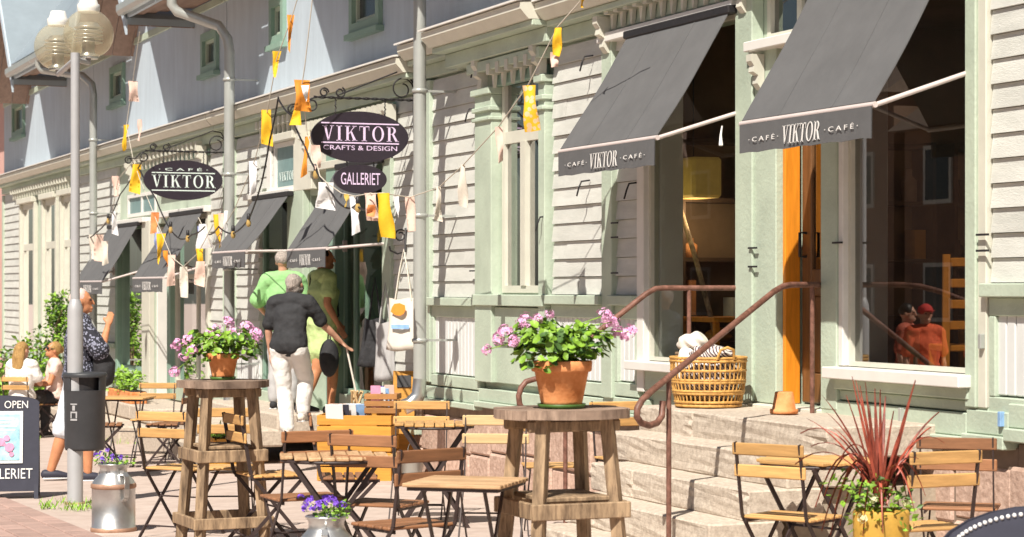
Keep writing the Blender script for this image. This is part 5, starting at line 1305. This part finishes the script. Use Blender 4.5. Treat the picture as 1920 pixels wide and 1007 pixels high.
t = cord('bunting', [(372,408,-.62),(384,432,-.62),(395,462,-.62)], 'small white and blue pennant hanging beside the cross barred window', 'bunting', 'cord_pale')
flag(t, 380, 420, -.62, 30, 46, 'flag_white', 'w'); flag(t, 376, 424, -.63, 12, 34, 'flag_blue', 't')
def lights(pts, bulbs, label):
    t = cord('string_lights', pts, label, 'string lights', 'iron', .009, .02)
    for px, py, Y in bulbs:
        p = Pt(px, py, Y); t0 = MB().lathe([(.0,.055),(.018,.05),(.02,.0),(.016,-.01)], 10, p).build('socket', M['iron'], t)
        MB().lathe([(.014,-.005),(.022,-.028),(.026,-.050),(.022,-.072),(.009,-.084),(.0,-.086)], 14, p).build('bulb', M['bulb'], t)
lights([(522,182,-1.15),(506,262,-1.1),(490,345,-1.05),(466,412,-1.0),(436,438,-.95),(410,425,-.95),(392,440,-.9)], [(466,410,-1.0),(437,432,-.95)], 'black string of bulbs falling from the sign bracket to the left awning')
lights([(522,186,-1.15),(545,215,-1.15),(572,275,-1.12),(592,318,-1.1),(622,362,-1.1),(646,388,-1.08),(668,384,-1.05),(690,392,-1.05)], [(592,318,-1.1),(671,380,-1.05)], 'black string of bulbs running from the bracket behind the small oval sign')
lights([(268,300,-1.0),(225,365,-.95),(205,410,-.9),(180,436,-.85),(164,446,-.8)], [(203,408,-.9)], 'black string of bulbs above the awning nearest the lamp post')
lights([(262,318,-1.0),(292,372,-1.0),(316,425,-.95),(338,448,-.9),(360,440,-.9),(384,425,-.9)], [(320,424,-.95),(352,440,-.9)], 'black string of bulbs in front of the second left awning')

# ================================================================ SEEN THROUGH THE PANES
lt = Pt(1300, 335, .55); ls = thing('pendant_lamp', 'yellow box lampshade hanging inside the display window left of the door', 'lamp', lt)
MB().bbox(-.24,.24,-.12,.12,-.15,.15,.02).build('lamp_shade', M['shade_lit'], ls, False)
pd = bpy.data.lights.new('room_fill', 'POINT'); pd.energy = 8; pd.color = (1,.78,.5); pd.shadow_soft_size = .15  # fill light added below both lampshades to brighten the cafe interior
po = bpy.data.objects.new('room_fill', pd); COL.objects.link(po); po.parent = ls; po.location = (0,0,-.28)
added_lamp = thing('pendant_lamp', 'unseen second box lampshade added to brighten the right hand cafe room', 'lamp', (-13.2, 2.6, 2.75))  # hidden from view, added only to light the room behind the panes
MB().bbox(-.30,.30,-.16,.16,-.15,.15,.02).build('lamp_shade', M['shade_lit'], added_lamp, False); MB().tube([(0,0,.15),(0,0,.94)], .006, 6).build('flex', M['iron'], added_lamp, False)
po = bpy.data.objects.new('room_fill', pd); COL.objects.link(po); po.parent = added_lamp; po.location = (0,0,-.28)
MB().tube([(0,0,.15),(0,0,3.7-lt.z)], .006, 6).build('flex', M['iron'], ls, False)
def in_table(px, py, Y, w_, label, mat='orange_wood'):
    p = Pt(px, py, Y); t = thing('cafe_table', label, 'table', (p.x, p.y, .8)); h = p.z-.8
    MB().bbox(-w_/2,w_/2,-.3,.3,h-.035,h,.006).build('table_top', M[mat], t, False)
    for sx in (-1,1):
        for sy in (-1,1): MB().bbox(sx*(w_/2-.06)-.02,sx*(w_/2-.06)+.02,sy*.25-.02,sy*.25+.02,0,h-.036,.004).build('leg', M[mat], t, False)
in_table(1372, 594, .62, .6, 'orange wooden table inside the display window left of the door')
def in_chair(px, pyt, Y, label, mat, rz, hb=1.0):
    p = Pt(px, pyt, Y); t = thing('wooden_chair', label, 'chair', (p.x, p.y, .8), R(rz)); h = p.z-.8
    for sx in (-1,1):
        MB().bar((sx*.19,-.19,0),(sx*.19,-.23,h),.038,.038,(0,1,0)).build('leg', M[mat], t, False); MB().bar((sx*.19,.19,0),(sx*.19,.19,.44),.038,.038,(0,1,0)).build('leg', M[mat], t, False)
    for k in range(4): MB().bbox(-.17,.17,-.222-.004*k,-.20-.004*k,h*.62+k*(h*.36)/3-.05,h*.62+k*(h*.36)/3,.004).build('back_slat', M[mat], t, False)
    MB().bbox(-.21,.21,-.20,.21,.44,.475,.006).build('seat', M[mat], t, False)
in_chair(1822, 478, .34, 'tall backed yellow wooden chair just inside the big right hand pane', 'orange', 68)
in_chair(1330, 580, 1.1, 'dark wooden chair at the table inside the left display window', 'dark_wood', 20)
tag(MB().tube([Pt(1272,380,.5), Pt(1303,480,.47), Pt(1345,640,.44)], .02, 8).build('pole', M['old_wood'], None), 'grey pole leaning inside the display window left of the door', 'pole')
for i, (px, py, Y, m_) in enumerate([(1262,590,.55,'bag_white'),(1345,640,.5,'crate'),(690,640,.7,'print_green'),(672,600,.6,'flag_pale'),(660,650,.55,'leaf_light')]):
    p = Pt(px, py, Y); w2 = [.10,.16,.12,.07,.05][i]; h2 = [.16,.1,.3,.35,.4][i]
    t = thing('vase' if i in (0,2,3,4) else 'wooden_box', ['cream vase on a stand inside the left display window','low yellow box inside the left display window','teal vase in the gallery window','pale slim vase in the gallery window','slim green bottle in the gallery window'][i], 'vase' if i != 1 else 'box', (p.x, p.y, p.z))
    MB().lathe([(0,0),(w2*.5,0),(w2*.7,h2*.35),(w2*.45,h2*.75),(w2*.25,h2*.9),(w2*.35,h2),(0,h2)], 18).build('vase_body' if i != 1 else 'box_body', M[m_], t, False)
    z0_ = .8 if i < 2 else .25
    MB().bbox(-.16,.16,-.12,.12,z0_-p.z,-.002,.006).build('stand', M['dark_wood'], t, False)

# ================================================================ PEOPLE
ctex = bpy.data.textures.new('cloth_folds', 'CLOUDS'); ctex.noise_scale = .11; ctex.noise_depth = 1
def fuse(name, mb, mat, parent, vox=.012, smooth=3):
    me = mb.mesh(name+'_src'); ob = bpy.data.objects.new(name+'_src', me); COL.objects.link(ob)
    r = ob.modifiers.new('r', 'REMESH'); r.mode = 'VOXEL'; r.voxel_size = vox; r.use_smooth_shade = True
    s_ = ob.modifiers.new('s', 'SMOOTH'); s_.iterations = smooth; s_.factor = .5
    if name not in ('body', 'hair'): dm = ob.modifiers.new('d', 'DISPLACE'); dm.texture = ctex; dm.strength = .018 if name == 'trousers' else .028; dm.mid_level = .38
    if name == 'hair': dm = ob.modifiers.new('d', 'DISPLACE'); dm.texture = ctex; dm.strength = .03; dm.mid_level = .5
    bpy.context.view_layer.update(); dg = bpy.context.evaluated_depsgraph_get()
    m2 = bpy.data.meshes.new_from_object(ob.evaluated_get(dg)); m2.name = name
    bpy.data.objects.remove(ob); bpy.data.meshes.remove(me)
    m2.materials.clear(); m2.polygons.foreach_set('use_smooth', [True]*len(m2.polygons))
    return link(name, m2, M[mat], parent)
V = Vector
def hand(mb, w_, d, lat, curl=.4):
    d = V(d).normalized(); lat = (V(lat)-d*V(lat).dot(d)).normalized(); nrm = d.cross(lat); w_ = V(w_)
    mb.loft([w_, w_+d*.045, w_+d*.085], [(.026,.018),(.038,.015),(.036,.013)], lat, 10)
    for i, (o, L) in enumerate(((-.028,.070),(-.010,.078),(.009,.073),(.026,.058))):
        a = w_+d*.082+lat*o; b = a+d*L*.5+nrm*curl*.02; c = b+d*L*.45+nrm*curl*.035
        mb.limb(a, .0085, b, .0078, 7); mb.limb(b, .0078, c, .0065, 7)
    a = w_+d*.025-lat*.03; b = a+d*.030-lat*.024+nrm*.012; mb.limb(a, .011, b, .009, 7); mb.limb(b, .009, b+d*.030-lat*.004+nrm*.01, .0075, 7)
def head(mb, c, rot):
    f = lambda v: c + rot @ V(v)
    mb.ell(c+rot @ V((0,-.008,.02)), (.076,.096,.095), rot=rot); mb.ell(f((0,.012,-.045)), (.058,.072,.070), rot=rot)
    mb.ell(f((0,.072,-.083)), (.024,.018,.016), rot=rot)
    mb.limb(f((0,.092,.018)), .010, f((0,.106,-.022)), .014, 8); mb.ell(f((0,.088,-.058)), (.026,.012,.008), rot=rot)
    for s_ in (-1,1): mb.ell(f((s_*.079,-.008,-.005)), (.010,.020,.032), 8, 6, rot=rot); mb.ell(f((s_*.030,.083,.030)), (.022,.012,.008), 8, 6, rot=rot)
def person(label, loc, phi, J, skin='skin', hair='hair_grey', wear=None, k=1.0, group=None):
    t = thing('person', label, 'person', loc, R(68.2-phi), group); t.scale = (k, k, k)
    D = dict(pelvis=(0,0,.93), waist=(0,.0,1.07), chest=(0,.01,1.27), neck=(0,-.005,1.45), head=(0,.015,1.60), yaw=0, pitch=0, tilt=0,
             sL=(-.175,0,1.40), sR=(.175,0,1.40), eL=(-.225,-.02,1.12), eR=(.225,-.02,1.12), wL=(-.235,.06,.88), wR=(.235,.06,.88),
             hL=(-.09,0,.90), hR=(.09,0,.90), kL=(-.095,.02,.49), kR=(.095,.02,.49), aL=(-.095,-.02,.08), aR=(.095,-.02,.08), toe=(0,1,0), wide=1.0)
    D.update(J); D = {a: (V(b) if isinstance(b, tuple) else b) for a, b in D.items()}; wd_ = D['wide']
    rot = (Matrix.Rotation(R(D['yaw']), 3, 'Z') @ Matrix.Rotation(R(-D['pitch']), 3, 'X') @ Matrix.Rotation(R(D['tilt']), 3, 'Y'))
    side = (D['sR']-D['sL']).normalized(); hs = (D['hR']-D['hL']).normalized()
    def torso(mb, e=0.0, top=True, bot=True):
        P_ = [D['pelvis'], D['waist'], D['chest'], D['chest'].lerp(D['neck'], .62)]; x_ = .014 if e > 0 else 0; Q = [(.165*wd_+e+x_,.115*wd_+e+x_),(.145*wd_+e,.105*wd_+e),(.165*wd_+e,.118*wd_+e),(.12+e,.075+e)]
        if bot is not True: P_ = [P_[0].lerp(P_[1], bot)]+P_[1:]; 
        mb.loft(P_, Q, side, 18)
        mb.loft([D['sL'], (D['sL']+D['sR'])/2+V((0,0,.015)), D['sR']], [(.058+e,.058+e),(.07+e,.07+e),(.058+e,.058+e)], (0,1,0), 14)
    def leg(mb, s_, e=0.0, to=1.0, flare=0):
        h, kn, a = D['h'+s_], D['k'+s_], D['a'+s_]
        mb.loft([h, h.lerp(kn, .5), kn], [(.093*wd_+e,.10*wd_+e),(.078+e,.082+e),(.058+e+flare*.3,.06+e+flare*.3)], hs, 14)
        if to > .55:
            f = (to-.5)*2; m_ = kn.lerp(a, f); mb.loft([kn, kn.lerp(m_, .4), m_], [(.056+e+flare*.3,.058+e+flare*.3),(.054+e+flare*.6,.058+e+flare*.6),(.036+e+flare,.038+e+flare)], hs, 12)
    def arm(mb, s_, e=0.0, to=1.0):
        s0, el, w_ = D['s'+s_], D['e'+s_], D['w'+s_]
        if to <= .5: m_ = s0.lerp(el, to*2); mb.loft([s0, m_], [(.054+e,.054+e),(.047+e*1.5,.047+e*1.5)], (0,1,.1), 12); return
        mb.loft([s0, s0.lerp(el, .5), el], [(.050+e,.050+e),(.045+e,.045+e),(.038+e,.038+e)], (0,1,.1), 12); mb.loft([el, el.lerp(w_, .35), w_], [(.038+e,.038+e),(.038+e,.036+e),(.025+e,.022+e)], (0,1,.1), 12)
    b = MB(); torso(b); 
    for s_ in 'LR':
        leg(b, s_); arm(b, s_); sg = -1 if s_ == 'L' else 1
        hd = (D['w'+s_]-D['e'+s_]); hand(b, D['w'+s_], hd, V((0,1,0)) if abs(hd.normalized().y) < .8 else V((sg,0,0)))
        a = D['a'+s_]; tv = D['toe'].normalized(); b.loft([a+V((0,0,-.04))-tv*.05, a+V((0,0,-.045))+tv*.06, a+V((0,0,-.06))+tv*.15], [(.034,.034),(.040,.030),(.036,.018)], V((0,0,1)).cross(tv), 12)
    b.loft([D['chest'].lerp(D['neck'], .7), D['neck'], D['head']+rot @ V((0,-.02,-.05))], [(.065,.06),(.054,.054),(.052,.054)], side, 12)
    head(b, D['head'], rot)
    fuse('body', b, skin, t, .010, 2)
    f = lambda v: D['head'] + rot @ V(v)
    for s_ in (-1,1): MB().ell(f((s_*.030,.086,.014)), (.013,.008,.008), 8, 6, rot=rot).build('eye', M['cloth_black'], t, False)
    ctx = dict(t=t, D=D, rot=rot, f=f, torso=torso, leg=leg, arm=arm, side=side)
    for w_ in (wear or []): w_(ctx)
    return t
def shirt(mat, sleeve=.42, e=.016, hem=0.0, drop=0):
    def g(c):
        m = MB(); c['torso'](m, e, bot=hem if hem else True)
        for s_ in 'LR': c['arm'](m, s_, e*.9, sleeve)
        fuse('shirt', m, mat, c['t'], .011, 4)
    return g
def trousers(mat, to=1.0, e=.016, flare=.006, name='trousers'):
    def g(c):
        m = MB(); D = c['D']; m.loft([D['pelvis'].lerp(D['waist'], .25), D['pelvis'], (D['hL']+D['hR'])/2], [(.155*D['wide']+e,.112*D['wide']+e),(.172*D['wide']+e,.125*D['wide']+e),(.16+e,.11+e)], c['side'], 16)
        for s_ in 'LR': c['leg'](m, s_, e, to, flare)
        fuse(name, m, mat, c['t'], .012, 4)
    return g
def dress(mat, zh, e=.018):
    def g(c):
        m = MB(); D = c['D']; c['torso'](m, e)
        for s_ in 'LR': c['arm'](m, s_, e, .28)
        p = D['pelvis']; m.loft([D['waist'], p, (p+V((0,0,zh)))/2+V((0,.01,0)), V((p.x, p.y+.01, zh+.06))], [(.15,.115),(.19,.145),(.205,.16),(.215,.175)], c['side'], 18)
        fuse('dress', m, mat, c['t'], .012, 4)
    return g
def shoes(mat):
    def g(c):
        for s_ in 'LR':
            a = c['D']['a'+s_]; tv = c['D']['toe'].normalized(); sd = V((0,0,1)).cross(tv)
            m = MB().loft([a+V((0,0,-.035))-tv*.055, a+V((0,0,-.038))+tv*.06, a+V((0,0,-.055))+tv*.16], [(.040,.044),(.046,.038),(.042,.024)], sd, 12); sh = m.build('shoe', M[mat], c['t'], False)
            MB().loft([a+V((0,0,-.072))-tv*.065, a+V((0,0,-.072))+tv*.06, a+V((0,0,-.072))+tv*.17], [(.042,.010),(.048,.010),(.043,.010)], sd, 12).build('sole', M['paper'], sh, False)
    return g
def hair(mat, kind='short'):
    def g(c):
        f, rot = c['f'], c['rot']; m = MB()
        if kind == 'bald': m.ell(f((0,-.045,.0)), (.079,.064,.055), rot=rot)
        else: m.ell(f((0,-.022,.038)), (.086,.096,.090), rot=rot)
        if kind == 'bob':
            m.ell(f((0,-.045,-.02)), (.088,.075,.085), rot=rot); m.ell(f((.05,-.02,-.02)), (.036,.06,.07), rot=rot); m.ell(f((-.05,-.02,-.02)), (.036,.06,.07), rot=rot)
        if kind == 'bun': m.ell(f((0,-.09,.075)), .048, rot=rot); m.ell(f((0,-.05,.0)), (.082,.065,.06), rot=rot)
        if kind == 'long':
            m.loft([f((0,-.05,.03)), f((0,-.085,-.10)), f((0,-.10,-.25)), f((.01,-.10,-.36))], [(.086,.07),(.10,.055),(.095,.042),(.05,.025)], rot @ V((1,0,0)), 14)
        if kind == 'tied': m.ell(f((0,-.05,.01)), (.082,.068,.07), rot=rot); m.ell(f((0,-.115,.03)), (.035,.04,.05), rot=rot)
        h = fuse('hair', m, mat, c['t'], .010, 2)
    return g
def glasses(c):
    f, rot = c['f'], c['rot']; m = MB()
    for s_ in (-1,1): m.ell(f((s_*.034,.094,.014)), (.030,.010,.022), 12, 8, rot=rot); m.limb(f((s_*.064,.088,.018)), .005, f((s_*.082,-.01,.018)), .005, 6)
    m.limb(f((-.02,.102,.018)), .005, f((.02,.102,.018)), .005, 6); m.build('sunglasses', M['cloth_black'], c['t'], False)
def cap(mat):
    def g(c):
        f, rot = c['f'], c['rot']; m = MB().ell(f((0,-.01,.050)), (.090,.104,.080), rot=rot); m.ell(f((0,.10,.050)), (.070,.07,.010), rot=rot); m.build('cap', M[mat], c['t'], False)
    return g

# woman in black T-shirt and white trousers going up to the gallery door
def at_y(px, Y): return V((fx(px, Y), Y, 0))
p = at_y(541, -.90); p.z = .14
person('grey haired person in black T-shirt and white trousers climbing to the gallery', p, 14,
  dict(pelvis=(0,0,.90), waist=(.0,.03,1.03), chest=(-.01,.09,1.21), neck=(-.01,.15,1.37), head=(-.01,.215,1.49), pitch=-32, yaw=-6,
       sL=(-.185,.10,1.32), sR=(.175,.10,1.32), eL=(-.235,.08,1.04), eR=(.28,.22,1.10), wL=(-.235,.14,.82), wR=(.42,.36,.93),
       hL=(-.085,0,.88), hR=(.09,0,.88), kL=(-.07,.06,.48), kR=(.10,.22,.58), aL=(-.0,-.02,.08), aR=(.07,.20,.235), wide=1.0),
  'skin', 'hair_grey', [hair('hair_grey', 'bob'), shirt('cloth_black', .40, .017), trousers('cloth_white', .96, .012, .022), shoes('bag_white')])
hp_ = p + (Matrix.Rotation(R(68.2-14), 3, 'Z') @ V((.455,.40,.85)))
ck = thing('walking_cane', 'thin pale walking cane held out by the person in white trousers', 'cane', hp_)
MB().tube([(0,0,.04), (RGT.x*.10, RGT.y*.10, -.43)], .010, 8).build('shaft', M['bag_white'], ck, False); MB().tube([(-.0,0,.04),(RGT.x*-.03,RGT.y*-.03,.06),(RGT.x*-.07,RGT.y*-.07,.05)], .012, 8).build('handle', M['dark_wood'], ck, False)
p = at_y(604, -.28); p.z = .30
def sling(c):
    t = c['t']; MB().tube([(-.13,.10,1.42),(.0,.165,1.22),(.14,.12,1.02),(.20,.02,.93)], .009, 6).tube([(-.13,.10,1.42),(-.12,-.08,1.43),(.02,-.15,1.2),(.16,-.09,1.0),(.20,.02,.93)], .009, 6).build('strap', M['cloth_black'], t, False)
person('person in a lime green dress with a dark hair bun, entering the gallery door', p, 62,
  dict(head=(.0,.03,1.59), yaw=-12, wide=1.15, sL=(-.2,0,1.40), sR=(.2,0,1.40), eR=(.22,-.04,1.14), wR=(.235,.08,.92), eL=(-.2,.05,1.15), wL=(-.16,.2,.98), hL=(-.08,0,.90), hR=(.08,0,.90), kL=(-.06,.15,.52), kR=(.06,-.08,.48), aL=(-.06,.12,.09), aR=(.06,-.24,.12)),
  'skin_tan', 'hair_black', [hair('hair_black', 'bun'), dress('cloth_lime', .58), shoes('cloth_black'), sling])
bgp = at_y(617, -.34); bgp.z = .30+.60
hb_ = thing('handbag', 'black oval shoulder bag at the hip of the person in the lime dress', 'bag', bgp)
MB().ell((0,0,.0), (.10,.10,.19), 18, 12).build('bag_body', M['cloth_black'], hb_, False); MB().tube([(-.05,0,.16),(-.02,.0,.26),(.03,0,.26),(.05,0,.16)], .008, 6).build('strap', M['cloth_black'], hb_, False)
p = at_y(531, -.30); p.z = .30
person('person in bright green T-shirt half hidden behind the black T-shirt', p, 8,
  dict(eL=(-.30,.02,1.16), wL=(-.24,.20,1.02), eR=(.24,.05,1.12), wR=(.2,.22,1.0)),
  'skin', 'hair_grey', [hair('hair_grey'), shirt('cloth_green', .46, .032), trousers('bag_grey', .96, .012, .02), shoes('cloth_black')], .985)
# man beside the lamp post
p = ground_at(150, 203)
def backpack(c):
    MB().loft([(.16,.20,.92),(.17,.20,1.04),(.17,.16,1.14)], [(.11,.09),(.12,.10),(.09,.07)], (1,0,0), 12).build('shoulder_bag', M['cloth_black'], c['t'], False)
person('balding man in a dark floral shirt and pale shorts standing behind the lamp post', p, 74,
  dict(yaw=-8, pitch=-4, eR=(.26,.16,1.16), wR=(.10,.24,1.40), eL=(-.26,-.03,1.13), wL=(-.22,.12,.95), hL=(-.09,0,.92), kL=(-.10,-.12,.50), aL=(-.10,-.25,.09), kR=(.10,.06,.50), aR=(.10,.06,.08)),
  'skin_tan', 'hair_bald', [hair('hair_bald', 'short'), shirt('floral', .48, .03, 0), trousers('shorts', .56, .03, .04, 'shorts'), shoes('board_navy'), backpack], 1.03)
# seated people
SEAT = dict(pelvis=(0,-.03,.55), waist=(0,-.05,.68), chest=(0,-.05,.87), neck=(0,-.05,1.04), head=(0,-.02,1.18), sL=(-.17,-.04,.99), sR=(.17,-.04,.99),
            eL=(-.22,.05,.74), eR=(.22,.05,.74), wL=(-.12,.26,.72), wR=(.12,.26,.72), hL=(-.09,0,.53), hR=(.09,0,.53), kL=(-.10,.42,.53), kR=(.10,.42,.53), aL=(-.09,.40,.08), aR=(.09,.40,.08))
p = ground_at(44, 141)
person('woman with long blonde hair in a white top, seated with her back to the view', p, 18, dict(SEAT, yaw=-15), 'skin', 'hair_blonde', [hair('hair_blonde', 'long'), shirt('cloth_white', .35, .018), trousers('cloth_black', 1, .014), shoes('cloth_black')], .99)
p = ground_at(97, 139)
person('woman in dark sunglasses and a pale pink top, seated at the far table', p, -108, dict(SEAT, yaw=10, pitch=-12), 'skin_tan', 'hair_blonde', [hair('hair_blonde', 'tied'), glasses, shirt('cloth_pink', .2, .016), trousers('cloth_black', .6, .016, .02, 'shorts'), shoes('cloth_black')], .99)
# people standing across the street, mirrored in the right hand pane
for i, (dx, dy, ph, hm, lb_, cp_) in enumerate([(0,0,150,'hair_black','person in a coral top and red cap standing across the street',True),(-1.0,.4,200,'hair_black','dark haired person in a coral top standing across the street',False),(.9,.2,120,'hair_blonde','fair haired person in a coral top standing across the street',False)]):
    p = V((-20.2+dx, -5.9-dy, GZ(-20.2)))
    ws = [hair(hm), shirt('cloth_coral_dark' if i == 1 else 'cloth_coral', .4, .02), trousers('cloth_black', 1, .014)] + ([cap('cap_red')] if cp_ else [])
    person(lb_, p, ph, {}, 'skin', hm, ws, .93)
for o in bpy.data.objects:
    if o.name.split('.')[0] == 'lettering': o['kind'] = 'stuff'
